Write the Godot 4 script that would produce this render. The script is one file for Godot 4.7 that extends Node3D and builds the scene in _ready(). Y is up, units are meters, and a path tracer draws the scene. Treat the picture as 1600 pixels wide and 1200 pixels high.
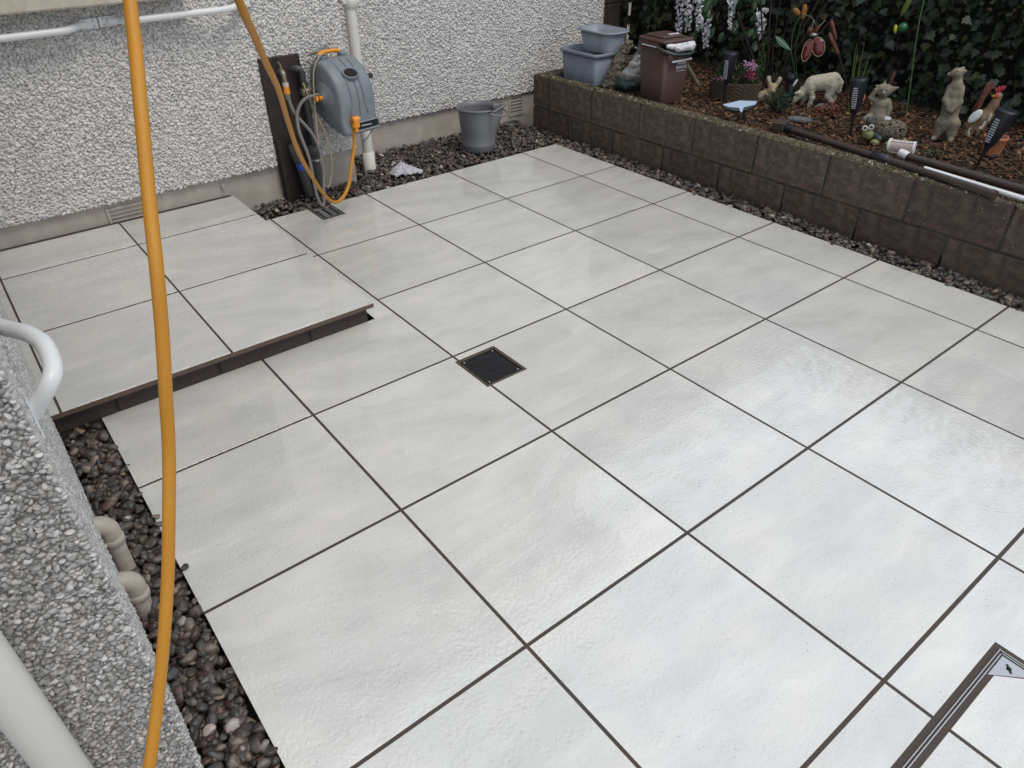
extends Node3D
# A wet porcelain patio between a roughcast house and a raised bed in front of an ivy hedge.
# Patio grid units: x to the far side along the house, y towards the house, z up; one unit is one slab pitch.
const U = 0.606
const CAM = Vector3(-1.14519, -1.40279, 2.61708)
var rng = RandomNumberGenerator.new()
var M = {}
var names = {}
var rocks = []
var tex = {}

func W(x, y, z) -> Vector3: return Vector3(x * U, z * U, -y * U)
func lin(r, g, b) -> Color: return Color(r, g, b).linear_to_srgb()

# ---------------------------------------------------------------- nodes
func numbered(n) -> String:
	names[n] = names.get(n, 0) + 1
	return n if names[n] == 1 else "%s_%03d" % [n, names[n] - 1]
func tag(o, label, category, group = ""):
	o.set_meta("label", label); o.set_meta("category", category)
	if group: o.set_meta("group", group)
	return o
func thing(called, label, category, at = Vector3.ZERO, turn = 0.0, group = ""):
	var o = Node3D.new(); o.name = numbered(called); add_child(o)
	o.position = at; o.rotation.y = turn
	return tag(o, label, category, group)
func structure(called, label, at = Vector3.ZERO):
	var o = Node3D.new(); o.name = numbered(called); add_child(o); o.position = at
	o.set_meta("kind", "structure"); o.set_meta("label", label)
	return o
func sub(parent, called, mesh, m, at = Vector3.ZERO, rot = Vector3.ZERO, label = ""):
	var o = MeshInstance3D.new(); o.name = called; o.mesh = mesh; o.material_override = m
	parent.add_child(o, true); o.position = at; o.rotation = rot
	if label: o.set_meta("label", label)
	return o
func multi(parent, called, mesh, m, xf: Array, cols: Array, label = ""):
	var mm = MultiMesh.new(); mm.transform_format = MultiMesh.TRANSFORM_3D; mm.use_colors = cols.size() > 0
	mm.mesh = mesh; mm.instance_count = xf.size()
	for i in xf.size():
		mm.set_instance_transform(i, xf[i])
		if cols.size() > 0: mm.set_instance_color(i, cols[i])
	var o = MultiMeshInstance3D.new(); o.name = called; o.multimesh = mm; o.material_override = m
	parent.add_child(o, true); o.set_meta("kind", "stuff")
	if label: o.set_meta("label", label)
	return o
func facing(p: Vector3) -> float:   # turn that points local +Z to the photographer's side
	var c = W(CAM.x, CAM.y, 0)
	return atan2(c.x - p.x, c.z - p.z)

# ---------------------------------------------------------------- meshes
func ST(smooth = true) -> SurfaceTool:
	var st = SurfaceTool.new(); st.begin(Mesh.PRIMITIVE_TRIANGLES); st.set_smooth_group(0 if smooth else -1)
	return st
func done(st: SurfaceTool) -> ArrayMesh:
	st.generate_normals()
	return st.commit()
func tri(st, a, b, c):   # counter-clockwise seen from outside
	st.add_vertex(a); st.add_vertex(c); st.add_vertex(b)
func quad(st, a, b, c, d):
	tri(st, a, b, c); tri(st, a, c, d)
func box(st, ctr: Vector3, size: Vector3, bev = 0.002, b = Basis()):
	st.set_smooth_group(-1)
	var h = size * 0.5
	bev = min(bev, min(h.x, min(h.y, h.z)) * 0.9)
	var i = h - Vector3(bev, bev, bev)
	for ax in 3:
		for s in [-1.0, 1.0]:
			var u = (ax + 1) % 3; var v = (ax + 2) % 3
			var q = []
			for k in [[-1, -1], [1, -1], [1, 1], [-1, 1]]:
				var p = Vector3(); p[ax] = s * h[ax]; p[u] = k[0] * i[u]; p[v] = k[1] * i[v]; q.append(ctr + b * p)
			if s > 0: quad(st, q[0], q[1], q[2], q[3])
			else: quad(st, q[3], q[2], q[1], q[0])
	if bev <= 0.0: return
	for ax in 3:   # the twelve chamfers run along ax
		var u = (ax + 1) % 3; var v = (ax + 2) % 3
		for su in [-1.0, 1.0]:
			for sv in [-1.0, 1.0]:
				var q = []
				for k in [[-1, 0], [1, 0], [1, 1], [-1, 1]]:
					var p = Vector3(); p[ax] = k[0] * i[ax]
					p[u] = su * (h[u] if k[1] == 0 else i[u]); p[v] = sv * (i[v] if k[1] == 0 else h[v])
					q.append(ctr + b * p)
				if su * sv < 0: quad(st, q[0], q[1], q[2], q[3])
				else: quad(st, q[3], q[2], q[1], q[0])
	for sx in [-1.0, 1.0]:
		for sy in [-1.0, 1.0]:
			for sz in [-1.0, 1.0]:
				var a = ctr + b * Vector3(sx * h.x, sy * i.y, sz * i.z); var c = ctr + b * Vector3(sx * i.x, sy * h.y, sz * i.z); var d = ctr + b * Vector3(sx * i.x, sy * i.y, sz * h.z)
				if sx * sy * sz > 0: tri(st, a, c, d)
				else: tri(st, a, d, c)
func boxm(ctr, size, bev = 0.002, b = Basis()) -> ArrayMesh:
	var st = ST(); box(st, ctr, size, bev, b); return done(st)
func smooth_path(pts: Array, n = 8) -> Array:   # Catmull-Rom through all points
	var out = []
	for k in pts.size() - 1:
		var a = pts[max(k - 1, 0)]; var b = pts[k]; var c = pts[k + 1]; var d = pts[min(k + 2, pts.size() - 1)]
		for i in n: out.append(b.cubic_interpolate(c, a, d, float(i) / n))
	out.append(pts[-1])
	return out
func tube(st, pts: Array, r, seg = 10, cap = true, squash = 1.0):
	st.set_smooth_group(0)
	var n = pts.size()
	var t0 = (pts[1] - pts[0]).normalized()
	var side = t0.cross(Vector3.UP if abs(t0.y) < 0.9 else Vector3.RIGHT).normalized()
	var rings = []
	for k in n:
		var t = (pts[min(k + 1, n - 1)] - pts[max(k - 1, 0)]).normalized()
		side = (side - t * side.dot(t)).normalized()
		var up = side.cross(t)
		var rr = r[k] if r is Array else r
		var ring = []
		for s in seg:
			var a = TAU * s / seg
			ring.append(pts[k] + side * cos(a) * rr + up * sin(a) * rr * squash)
		rings.append(ring)
	for k in n - 1:
		for s in seg:
			var s2 = (s + 1) % seg
			quad(st, rings[k][s], rings[k + 1][s], rings[k + 1][s2], rings[k][s2])
	if cap:
		st.set_smooth_group(-1)
		for s in seg:
			var s2 = (s + 1) % seg
			tri(st, pts[0], rings[0][s], rings[0][s2])
			tri(st, pts[n - 1], rings[n - 1][s2], rings[n - 1][s])
		st.set_smooth_group(0)
func tubem(pts, r, seg = 10, cap = true, squash = 1.0) -> ArrayMesh:
	var st = ST(); tube(st, pts, r, seg, cap, squash); return done(st)
func lathe(st, prof: Array, seg = 20, at = Vector3.ZERO, b = Basis()):   # prof: Vector2(radius, height), outside from bottom to top
	st.set_smooth_group(0)
	for k in prof.size() - 1:
		for s in seg:
			var a = TAU * s / seg; var a2 = TAU * (s + 1) / seg
			var p = prof[k]; var q = prof[k + 1]
			var v = [Vector3(p.x * cos(a), p.y, -p.x * sin(a)), Vector3(p.x * cos(a2), p.y, -p.x * sin(a2)), Vector3(q.x * cos(a2), q.y, -q.x * sin(a2)), Vector3(q.x * cos(a), q.y, -q.x * sin(a))]
			for i in 4: v[i] = at + b * v[i]
			if p.x > 1e-6: tri(st, v[0], v[1], v[2])
			if q.x > 1e-6: tri(st, v[0], v[2], v[3])
func lathem(prof, seg = 20, at = Vector3.ZERO, b = Basis()) -> ArrayMesh:
	var st = ST(); lathe(st, prof, seg, at, b); return done(st)
func ball(st, ctr: Vector3, rad: Vector3, b = Basis(), rings = 8, seg = 12):
	st.set_smooth_group(0)
	for i in rings:
		var t = PI * i / rings - PI / 2; var t2 = PI * (i + 1) / rings - PI / 2
		for s in seg:
			var a = TAU * s / seg; var a2 = TAU * (s + 1) / seg
			var f = func(tt, aa): return ctr + b * (Vector3(cos(tt) * cos(aa), sin(tt), -cos(tt) * sin(aa)) * rad)
			if i > 0: tri(st, f.call(t, a), f.call(t, a2), f.call(t2, a2))
			if i < rings - 1: tri(st, f.call(t, a), f.call(t2, a2), f.call(t2, a))
func ballm(ctr, rad, b = Basis(), rings = 8, seg = 12) -> ArrayMesh:
	var st = ST(); ball(st, ctr, rad, b, rings, seg); return done(st)
func slab(st, poly: PackedVector2Array, y0, y1, xf = Transform3D(), cham = 0.0):   # a flat polygon (x, z) between two heights
	st.set_smooth_group(-1)
	if Geometry2D.is_polygon_clockwise(poly): poly.reverse()   # is_polygon_clockwise counts y upwards
	var top = poly
	if cham > 0.0:
		var o = Geometry2D.offset_polygon(poly, -cham, Geometry2D.JOIN_MITER)
		if o.size() == 1 and o[0].size() == poly.size():
			top = o[0]
			var best = 0   # line the corners up
			for k in top.size():
				if top[k].distance_to(poly[0]) < top[best].distance_to(poly[0]): best = k
			var t2 = PackedVector2Array()
			var step = 1 if Geometry2D.is_polygon_clockwise(top) == Geometry2D.is_polygon_clockwise(poly) else -1
			for k in top.size(): t2.append(top[posmod(best + step * k, top.size())])
			top = t2
	var idx = Geometry2D.triangulate_polygon(top)
	var ctr = Vector2()
	for p in poly: ctr += p / poly.size()
	for k in range(0, idx.size(), 3):
		var a = top[idx[k]]; var b = top[idx[k + 1]]; var c = top[idx[k + 2]]
		if (b - a).cross(c - a) > 0: var q = b; b = c; c = q
		for v in [a, c, b]: st.set_uv(v); st.add_vertex(xf * Vector3(v.x, y1, v.y))
	var idb = Geometry2D.triangulate_polygon(poly)
	for k in range(0, idb.size(), 3):
		var a = poly[idb[k]]; var b = poly[idb[k + 1]]; var c = poly[idb[k + 2]]
		if (b - a).cross(c - a) < 0: var q = b; b = c; c = q
		for v in [a, c, b]: st.set_uv(v); st.add_vertex(xf * Vector3(v.x, y0, v.y))
	var n = poly.size()
	for k in n:
		var a = poly[k]; var b = poly[(k + 1) % n]; var a2 = top[k]; var b2 = top[(k + 1) % n]
		var ym = y1 - cham
		var rows = [[a, b, y0], [a, b, ym]] + ([[a2, b2, y1]] if cham > 0.0 else [])
		for i in rows.size() - 1:
			var v = [Vector3(rows[i][0].x, rows[i][2], rows[i][0].y), Vector3(rows[i][1].x, rows[i][2], rows[i][1].y), Vector3(rows[i + 1][1].x, rows[i + 1][2], rows[i + 1][1].y), Vector3(rows[i + 1][0].x, rows[i + 1][2], rows[i + 1][0].y)]
			for j in [0, 1, 2, 0, 2, 3]: st.set_uv(Vector2(v[j].x, v[j].z)); st.add_vertex(xf * v[j])
func slabm(poly, y0, y1, xf = Transform3D(), cham = 0.0) -> ArrayMesh:
	var st = ST(false); slab(st, poly, y0, y1, xf, cham); return done(st)
func rock(seed_n, planes, rings = 6, seg = 8, flat = 1.0) -> ArrayMesh:   # a worn stone about one unit across
	var r = RandomNumberGenerator.new(); r.seed = seed_n
	var N = []
	for k in planes:
		var v = Vector3(r.randfn(), r.randfn(), r.randfn()).normalized()
		N.append([v, r.randf_range(0.30, 0.50)])
	var f = func(i, s):
		var t = PI * i / rings - PI / 2; var a = TAU * s / seg
		var d = Vector3(cos(t) * cos(a), sin(t), -cos(t) * sin(a))
		var q = 0.62
		for k in N:
			var c = d.dot(k[0])
			if c > 0.05: q = min(q, k[1] / c)
		return d * q * Vector3(1, flat, 0.85)
	var st = ST()
	for i in rings:
		for s in seg:
			if i > 0: tri(st, f.call(i, s), f.call(i, (s + 1) % seg), f.call(i + 1, (s + 1) % seg))
			if i < rings - 1: tri(st, f.call(i, s), f.call(i + 1, (s + 1) % seg), f.call(i + 1, s))
	return done(st)
# a continuous body from tapered capsules [a, b, ra, rb], joined smoothly and meshed as surface nets
func body(pr: Array, cell = 0.006, k = 0.02, bump = 0.0, freq = 60.0) -> ArrayMesh:
	var lo = Vector3(1e9, 1e9, 1e9); var hi = -lo
	for c in pr:
		for j in 2:
			var rv = Vector3.ONE * (c[2 + j] + k * 0.5 + bump + cell * 2)
			lo = lo.min(c[j] - rv); hi = hi.max(c[j] + rv)
	var n = Vector3i((hi - lo) / cell) + Vector3i(2, 2, 2)
	var F = PackedFloat32Array(); F.resize(n.x * n.y * n.z); F.fill(1.0)
	for c in pr:
		var a: Vector3 = c[0]; var b: Vector3 = c[1]; var ra: float = c[2]; var rb: float = c[3]
		var R = max(ra, rb) + k + bump + cell * 2
		var i0 = Vector3i(((a.min(b) - Vector3.ONE * R) - lo) / cell).clamp(Vector3i.ZERO, n - Vector3i.ONE)
		var i1 = Vector3i(((a.max(b) + Vector3.ONE * R) - lo) / cell + Vector3.ONE).clamp(Vector3i.ZERO, n - Vector3i.ONE)
		var ab = b - a; var l2 = max(ab.length_squared(), 1e-9)
		for z in range(i0.z, i1.z + 1):
			for y in range(i0.y, i1.y + 1):
				var w = (z * n.y + y) * n.x
				for x in range(i0.x, i1.x + 1):
					var p = lo + Vector3(x, y, z) * cell
					var t = clampf((p - a).dot(ab) / l2, 0.0, 1.0)
					var d = p.distance_to(a + ab * t) - lerpf(ra, rb, t)
					var o = F[w + x]
					var h = maxf(k - absf(o - d), 0.0)
					F[w + x] = minf(o, d) - h * h * 0.25 / k
	if bump > 0.0:
		var ns = FastNoiseLite.new(); ns.noise_type = FastNoiseLite.TYPE_SIMPLEX_SMOOTH; ns.frequency = freq; ns.fractal_octaves = 2
		for z in n.z:
			for y in n.y:
				for x in n.x:
					var w = (z * n.y + y) * n.x + x
					if F[w] < bump * 2 and F[w] > -bump * 2 - cell * 2: F[w] += ns.get_noise_3d(lo.x + x * cell, lo.y + y * cell, lo.z + z * cell) * bump
	var ids = {}
	var st = ST()
	var off = [0, 1, n.x, n.x + 1, n.x * n.y, n.x * n.y + 1, n.x * n.y + n.x, n.x * n.y + n.x + 1]
	var cor = [Vector3(0, 0, 0), Vector3(1, 0, 0), Vector3(0, 1, 0), Vector3(1, 1, 0), Vector3(0, 0, 1), Vector3(1, 0, 1), Vector3(0, 1, 1), Vector3(1, 1, 1)]
	var E = [[0, 1], [2, 3], [4, 5], [6, 7], [0, 2], [1, 3], [4, 6], [5, 7], [0, 4], [1, 5], [2, 6], [3, 7]]
	for z in n.z - 1:
		for y in n.y - 1:
			for x in n.x - 1:
				var w = (z * n.y + y) * n.x + x
				var f0 = F[w]
				if f0 > cell * 2 or f0 < -cell * 2: continue
				var neg = 0
				for i in 8:
					if F[w + off[i]] < 0.0: neg += 1
				if neg == 0 or neg == 8: continue
				var s = Vector3(); var m = 0
				for e in E:
					var u = F[w + off[e[0]]]; var v = F[w + off[e[1]]]
					if (u < 0.0) != (v < 0.0): s += cor[e[0]].lerp(cor[e[1]], u / (u - v)); m += 1
				ids[w] = lo + (Vector3(x, y, z) + s / m) * cell
	var ax = [1, n.x, n.x * n.y]
	for w in ids.keys():
		for i in 3:
			var u = ax[(i + 1) % 3]; var v = ax[(i + 2) % 3]
			var a = F[w]; var b = F[w + ax[i]]
			if (a < 0.0) == (b < 0.0): continue
			if not (ids.has(w - u) and ids.has(w - v) and ids.has(w - u - v)): continue
			var q = [ids[w], ids[w - u], ids[w - u - v], ids[w - v]]
			if a < 0.0: quad(st, q[0], q[1], q[2], q[3])
			else: quad(st, q[3], q[2], q[1], q[0])
	return done(st)
func P(x, y, z = 0.0) -> Vector3: return Vector3(x, y, z)

# ---------------------------------------------------------------- materials
func noise_img(sz, freq, oct, seed_n, kind = FastNoiseLite.TYPE_SIMPLEX_SMOOTH) -> Image:
	var n = FastNoiseLite.new(); n.seed = seed_n; n.noise_type = kind; n.frequency = freq; n.fractal_octaves = oct
	return n.get_seamless_image(sz, sz, false, false, 0.15, true)
func ramp(img: Image, lo: float, hi: float, pw = 1.0) -> ImageTexture:   # grey values between lo and hi
	var im = Image.create(img.get_width(), img.get_height(), false, Image.FORMAT_RGB8)
	for y in img.get_height():
		for x in img.get_width():
			var v = lerpf(lo, hi, pow(img.get_pixel(x, y).r, pw)); im.set_pixel(x, y, Color(v, v, v))
	return ImageTexture.create_from_image(im)
func mat(c: Color, rough = 0.6, metal = 0.0, t = "", scale = 1.0, nrm = "", ns = 1.0) -> StandardMaterial3D:
	var m = StandardMaterial3D.new(); m.albedo_color = c; m.roughness = rough; m.metallic = metal
	if t or nrm:
		m.uv1_triplanar = true; m.uv1_world_triplanar = true; m.uv1_scale = Vector3.ONE * scale
	if t: m.albedo_texture = tex[t]
	if nrm: m.normal_enabled = true; m.normal_texture = tex[nrm]; m.normal_scale = ns
	return m
func inst(rough = 0.6, spec = 0.5) -> StandardMaterial3D:
	var m = StandardMaterial3D.new(); m.vertex_color_use_as_albedo = true; m.roughness = rough; m.metallic_specular = spec
	return m
func textures():
	tex.mottle = ramp(noise_img(256, 0.02, 4, 3), 0.88, 1.0)
	tex.fine = ramp(noise_img(256, 0.12, 3, 5), 0.78, 1.0)
	tex.blotch = ramp(noise_img(256, 0.012, 5, 9), 0.66, 1.0, 1.2)
	var g = noise_img(256, 0.14, 2, 21); g.convert(Image.FORMAT_RGBA8); g.bump_map_to_normal_map(4.0); tex.grit = ImageTexture.create_from_image(g)
	var d = noise_img(512, 0.045, 3, 31, FastNoiseLite.TYPE_CELLULAR); d.convert(Image.FORMAT_RGBA8); d.bump_map_to_normal_map(10.0); tex.dash = ImageTexture.create_from_image(d)
	var w = noise_img(1024, 0.034, 4, 41); var k = noise_img(1024, 0.006, 3, 43); var h = Image.create(1024, 1024, false, Image.FORMAT_RGBA8)
	for y in 1024:
		for x in 1024:   # pressed relief of the slab face: stronger in some patches than in others
			var v = 0.5 + (w.get_pixel(x, y).r - 0.5) * lerpf(0.25, 1.0, smoothstep(0.3, 0.7, k.get_pixel(x, y).r)); h.set_pixel(x, y, Color(v, v, v))
	h.bump_map_to_normal_map(9.0); tex.slab_relief = ImageTexture.create_from_image(h)
func slab_texture(seed_n) -> ImageTexture:   # pale quartzite print: drifting veins, cloudy patches and a few specks
	var sz = 384
	var a = FastNoiseLite.new(); a.seed = seed_n; a.frequency = 1.0; a.fractal_octaves = 4
	var b = FastNoiseLite.new(); b.seed = seed_n + 50; b.frequency = 1.0; b.fractal_octaves = 3
	var r = RandomNumberGenerator.new(); r.seed = seed_n
	var ang = r.randf_range(-0.35, 0.35); var tone = r.randf_range(-0.03, 0.03); var warm = r.randf_range(0.0, 0.02)
	var im = Image.create(sz, sz, false, Image.FORMAT_RGB8)
	for y in sz:
		for x in sz:
			var p = Vector2(x, y) / sz
			var q = p.rotated(ang)
			var warp = b.get_noise_2d(p.x * 1.2, p.y * 1.2)
			var vein = a.get_noise_2d(q.x * 0.9 + 3.0, q.y * 4.0 + warp * 0.5)
			var streak = a.get_noise_2d(q.x * 2.2 + 7.0, q.y * 20.0 + warp * 1.2)
			var cloud = b.get_noise_2d(q.x * 1.6 + 9, q.y * 2.6 + 4)
			var fine = a.get_noise_2d(p.x * 60.0, p.y * 110.0)
			var v = 0.80 + tone + vein * 0.034 + streak * 0.014 + cloud * 0.04 + fine * 0.034
			var t = warm + maxf(cloud, 0.0) * 0.035
			im.set_pixel(x, y, Color(v, v - t * 0.2, v - 0.010 - t * 0.7))
	for k in 64:
		var c = Vector2i(r.randi_range(2, sz - 3), r.randi_range(2, sz - 3)); var g = r.randf_range(0.3, 0.55)
		im.set_pixelv(c, Color(g, g * 0.95, g * 0.88))
		if k < 9: im.set_pixelv(c + Vector2i(1, 0), Color(g, g, g * 0.9))
	return ImageTexture.create_from_image(im)
func make_materials():
	textures()
	M.slabs = []
	for k in 8:
		var m = StandardMaterial3D.new(); m.albedo_texture = slab_texture(100 + k * 7)
		m.uv1_scale = Vector3(1 / 0.6, 1 / 0.6, 1); m.uv1_offset = Vector3(0.5, 0.5, 0)
		m.normal_enabled = true; m.normal_texture = tex.slab_relief; m.normal_scale = 0.24
		m.roughness = 0.11; m.metallic_specular = 1.0
		m.clearcoat_enabled = true; m.clearcoat = 1.0; m.clearcoat_roughness = 0.04
		M.slabs.append(m)
	M.grout = mat(lin(0.072, 0.056, 0.046), 0.8, 0, "fine", 4.0)
	M.slab_edge = mat(lin(0.12, 0.085, 0.065), 0.7, 0, "mottle", 5.0)
	M.riser = mat(lin(0.06, 0.042, 0.036), 0.75, 0, "fine", 6.0, "grit", 0.6)
	M.render = mat(lin(0.60, 0.58, 0.56), 0.85, 0, "mottle", 1.2, "dash", 1.5)
	M.dash_mortar = mat(lin(0.30, 0.285, 0.26), 0.9, 0, "mottle", 2.0, "dash", 1.5)
	M.plinth = mat(lin(0.50, 0.445, 0.39), 0.7, 0, "mottle", 1.5)
	M.cream = mat(lin(0.60, 0.54, 0.45), 0.45, 0, "mottle", 3.0)
	M.pipe = mat(lin(0.50, 0.44, 0.37), 0.5, 0, "mottle", 6.0)
	M.white = mat(lin(0.70, 0.72, 0.73), 0.32)
	M.white_paint = mat(lin(0.72, 0.71, 0.67), 0.4, 0, "mottle", 4.0)
	M.downpipe = mat(lin(0.66, 0.645, 0.60), 0.42)
	M.hose = mat(lin(0.62, 0.27, 0.018), 0.55, 0, "fine", 14.0, "grit", 0.35)
	M.orange = mat(lin(0.75, 0.28, 0.02), 0.4)
	M.reel = mat(lin(0.21, 0.24, 0.275), 0.45, 0, "mottle", 3.0)
	M.reel_dark = mat(lin(0.09, 0.10, 0.115), 0.55)
	M.grey_hose = mat(lin(0.17, 0.165, 0.16), 0.45)
	M.thin_hose = mat(lin(0.36, 0.31, 0.20), 0.35)
	M.black = mat(lin(0.012, 0.013, 0.015), 0.4)
	M.void = mat(lin(0.01, 0.01, 0.01), 0.9)
	M.board = mat(lin(0.035, 0.020, 0.018), 0.55, 0, "blotch", 3.0)
	M.dark_pipe = mat(lin(0.06, 0.062, 0.064), 0.5, 0, "mottle", 5.0)
	M.brass = mat(lin(0.30, 0.26, 0.20), 0.4, 0.7)
	M.blue = mat(lin(0.02, 0.08, 0.35), 0.4)
	M.steel = mat(lin(0.5, 0.5, 0.5), 0.25, 1.0)
	M.dull_steel = mat(lin(0.32, 0.31, 0.29), 0.45, 0.9, "mottle", 8.0)
	M.cast = mat(lin(0.008, 0.009, 0.012), 0.45, 0, "fine", 8.0, "grit", 1.5)
	M.bronze = mat(lin(0.12, 0.095, 0.07), 0.45, 0.4, "mottle", 8.0)
	M.bucket = mat(lin(0.155, 0.16, 0.175), 0.42)
	M.box_grey = mat(lin(0.22, 0.25, 0.31), 0.5, 0, "mottle", 2.0)
	M.basin = mat(lin(0.26, 0.30, 0.35), 0.45, 0, "mottle", 2.0)
	M.caddy = mat(lin(0.066, 0.034, 0.027), 0.5)
	M.liner = mat(lin(0.62, 0.63, 0.66), 0.35)
	M.rag = mat(lin(0.52, 0.51, 0.57), 0.9, 0, "mottle", 9.0)
	M.soil = mat(lin(0.035, 0.024, 0.017), 0.95, 0, "blotch", 3.0, "grit", 1.0)
	M.mortar = mat(lin(0.075, 0.066, 0.05), 0.9, 0, "blotch", 2.0, "grit", 1.0)
	M.blocks = []
	for c in [[0.158, 0.108, 0.078], [0.143, 0.102, 0.074], [0.17, 0.118, 0.084], [0.132, 0.088, 0.07]]:
		M.blocks.append(mat(lin(c[0], c[1], c[2]), 0.85, 0, "blotch", 4.0 + c[0] * 8.0, "grit", 0.9))
	M.stone = mat(lin(0.34, 0.30, 0.22), 0.85, 0, "blotch", 7.0, "grit", 0.8)
	M.lamb = mat(lin(0.52, 0.48, 0.37), 0.85, 0, "mottle", 9.0)
	M.stone_grey = mat(lin(0.17, 0.18, 0.19), 0.85, 0, "blotch", 8.0, "grit", 0.8)
	M.green_stone = mat(lin(0.25, 0.27, 0.10), 0.6, 0, "blotch", 9.0)
	M.shell = mat(lin(0.20, 0.165, 0.115), 0.7, 0, "blotch", 16.0, "grit", 1.5)
	M.terracotta = mat(lin(0.42, 0.16, 0.075), 0.75, 0, "mottle", 6.0)
	M.fur = mat(lin(0.40, 0.32, 0.21), 0.8, 0, "mottle", 9.0)
	M.red = mat(lin(0.10, 0.006, 0.005), 0.08)
	M.red_flat = mat(lin(0.35, 0.03, 0.04), 0.5)
	M.rust = mat(lin(0.20, 0.062, 0.035), 0.7, 0, "blotch", 9.0)
	M.feather = mat(lin(0.30, 0.20, 0.10), 0.6, 0, "blotch", 12.0)
	M.pale = mat(lin(0.55, 0.52, 0.45), 0.6)
	M.panel_blue = mat(lin(0.42, 0.55, 0.72), 0.25, 0, "mottle", 30.0)
	M.slat = mat(lin(0.40, 0.42, 0.45), 0.4)
	M.solar_black = mat(lin(0.014, 0.016, 0.022), 0.38)
	M.pole = mat(lin(0.055, 0.038, 0.032), 0.45, 0, "mottle", 6.0)
	M.blade = mat(lin(0.16, 0.24, 0.03), 0.5)
	M.dark_green = mat(lin(0.022, 0.05, 0.025), 0.45)
	M.bag_green = mat(lin(0.022, 0.042, 0.036), 0.4)
	M.sack = mat(lin(0.17, 0.15, 0.11), 0.7, 0, "blotch", 5.0)
	M.bag_white = mat(lin(0.38, 0.38, 0.37), 0.45, 0, "blotch", 6.0)
	M.twig = mat(lin(0.028, 0.017, 0.014), 0.8, 0, "mottle", 9.0)
	M.wicker = mat(lin(0.075, 0.052, 0.030), 0.8, 0, "mottle", 9.0)
	M.stem_green = mat(lin(0.05, 0.12, 0.03), 0.5)
	M.orb = mat(lin(0.02, 0.14, 0.05), 0.25, 0, "blotch", 30.0)
	M.yellow = mat(lin(0.45, 0.50, 0.04), 0.4)
	M.teal = mat(lin(0.12, 0.20, 0.22), 0.5)
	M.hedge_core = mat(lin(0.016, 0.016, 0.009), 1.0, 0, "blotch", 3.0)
	M.roof = mat(lin(0.08, 0.06, 0.055), 0.8, 0, "blotch", 1.0)
	M.glass = mat(lin(0.03, 0.035, 0.04), 0.05)
	M.instance = inst(0.5, 0.5)
	M.gravel = inst(0.45, 0.5)
	M.dry = inst(0.8, 0.4)
	M.leaf = inst(0.5, 0.4)
	M.petal = inst(0.6, 0.4)

# ---------------------------------------------------------------- camera, sky, light
func set_view():
	var cam = Camera3D.new(); cam.name = "camera"; add_child(cam)
	var r = Vector3(0.78590, -0.01057, 0.61826); var u = Vector3(0.36503, 0.81497, -0.45008); var b = Vector3(-0.49911, 0.57941, 0.64435)
	cam.transform = Transform3D(Basis(r, u, b).orthonormalized(), W(CAM.x, CAM.y, CAM.z))
	cam.fov = 55.95; cam.near = 0.05; cam.far = 300.0; cam.current = true
	var we = WorldEnvironment.new(); we.name = "world_environment"
	var e = Environment.new(); e.background_mode = Environment.BG_SKY; e.tonemap_mode = Environment.TONE_MAPPER_LINEAR
	var sm = ProceduralSkyMaterial.new()
	sm.sky_top_color = lin(0.90, 0.98, 1.11); sm.sky_horizon_color = lin(0.83, 0.89, 0.98); sm.sky_curve = 0.25
	sm.ground_horizon_color = lin(0.35, 0.35, 0.34); sm.ground_bottom_color = lin(0.2, 0.2, 0.19)
	sm.sky_energy_multiplier = 0.97
	var sk = Sky.new(); sk.sky_material = sm; e.sky = sk
	e.tonemap_exposure = 1.18
	e.sdfgi_enabled = true; e.ssao_enabled = true; e.ssil_enabled = true
	we.environment = e; add_child(we)
	var s = DirectionalLight3D.new(); s.name = "sun"; add_child(s)
	s.light_color = Color(1.0, 0.975, 0.94); s.light_energy = 0.45; s.light_angular_distance = 25.0; s.shadow_enabled = true
	s.look_at_from_position(Vector3(0.7, 6, 3.3), Vector3.ZERO)

# ---------------------------------------------------------------- setting
func rect(x0, x1, y0, y1) -> PackedVector2Array:   # units -> metres in (x, z)
	return PackedVector2Array([Vector2(x0 * U, -y0 * U), Vector2(x1 * U, -y0 * U), Vector2(x1 * U, -y1 * U), Vector2(x0 * U, -y1 * U)])
func pts(a: Array) -> PackedVector2Array:
	var o = PackedVector2Array()
	for p in a: o.append(Vector2(p[0] * U, -p[1] * U))
	return o
func place_slab(parent, poly: PackedVector2Array, top, k, ctr = null, cham = 0.0003):
	var c = Vector2()
	if ctr == null:
		for p in poly: c += p / poly.size()
	else: c = ctr
	var q = PackedVector2Array()
	for p in poly: q.append(p - c)
	return sub(parent, "slab", slabm(q, -0.02, 0.0, Transform3D(), cham), M.slabs[posmod(k, 8)], Vector3(c.x, top, c.y))
const J = 0.008   # half a joint across x, in units
const K = 0.0085   # half a joint across y
func make_ground():
	var g = structure("ground", "bare soil around the patio")
	sub(g, "earth", slabm(PackedVector2Array([Vector2(-40, -40), Vector2(40, -40), Vector2(40, 40), Vector2(-40, 40)]), -0.3, -0.1), M.soil)
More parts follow.
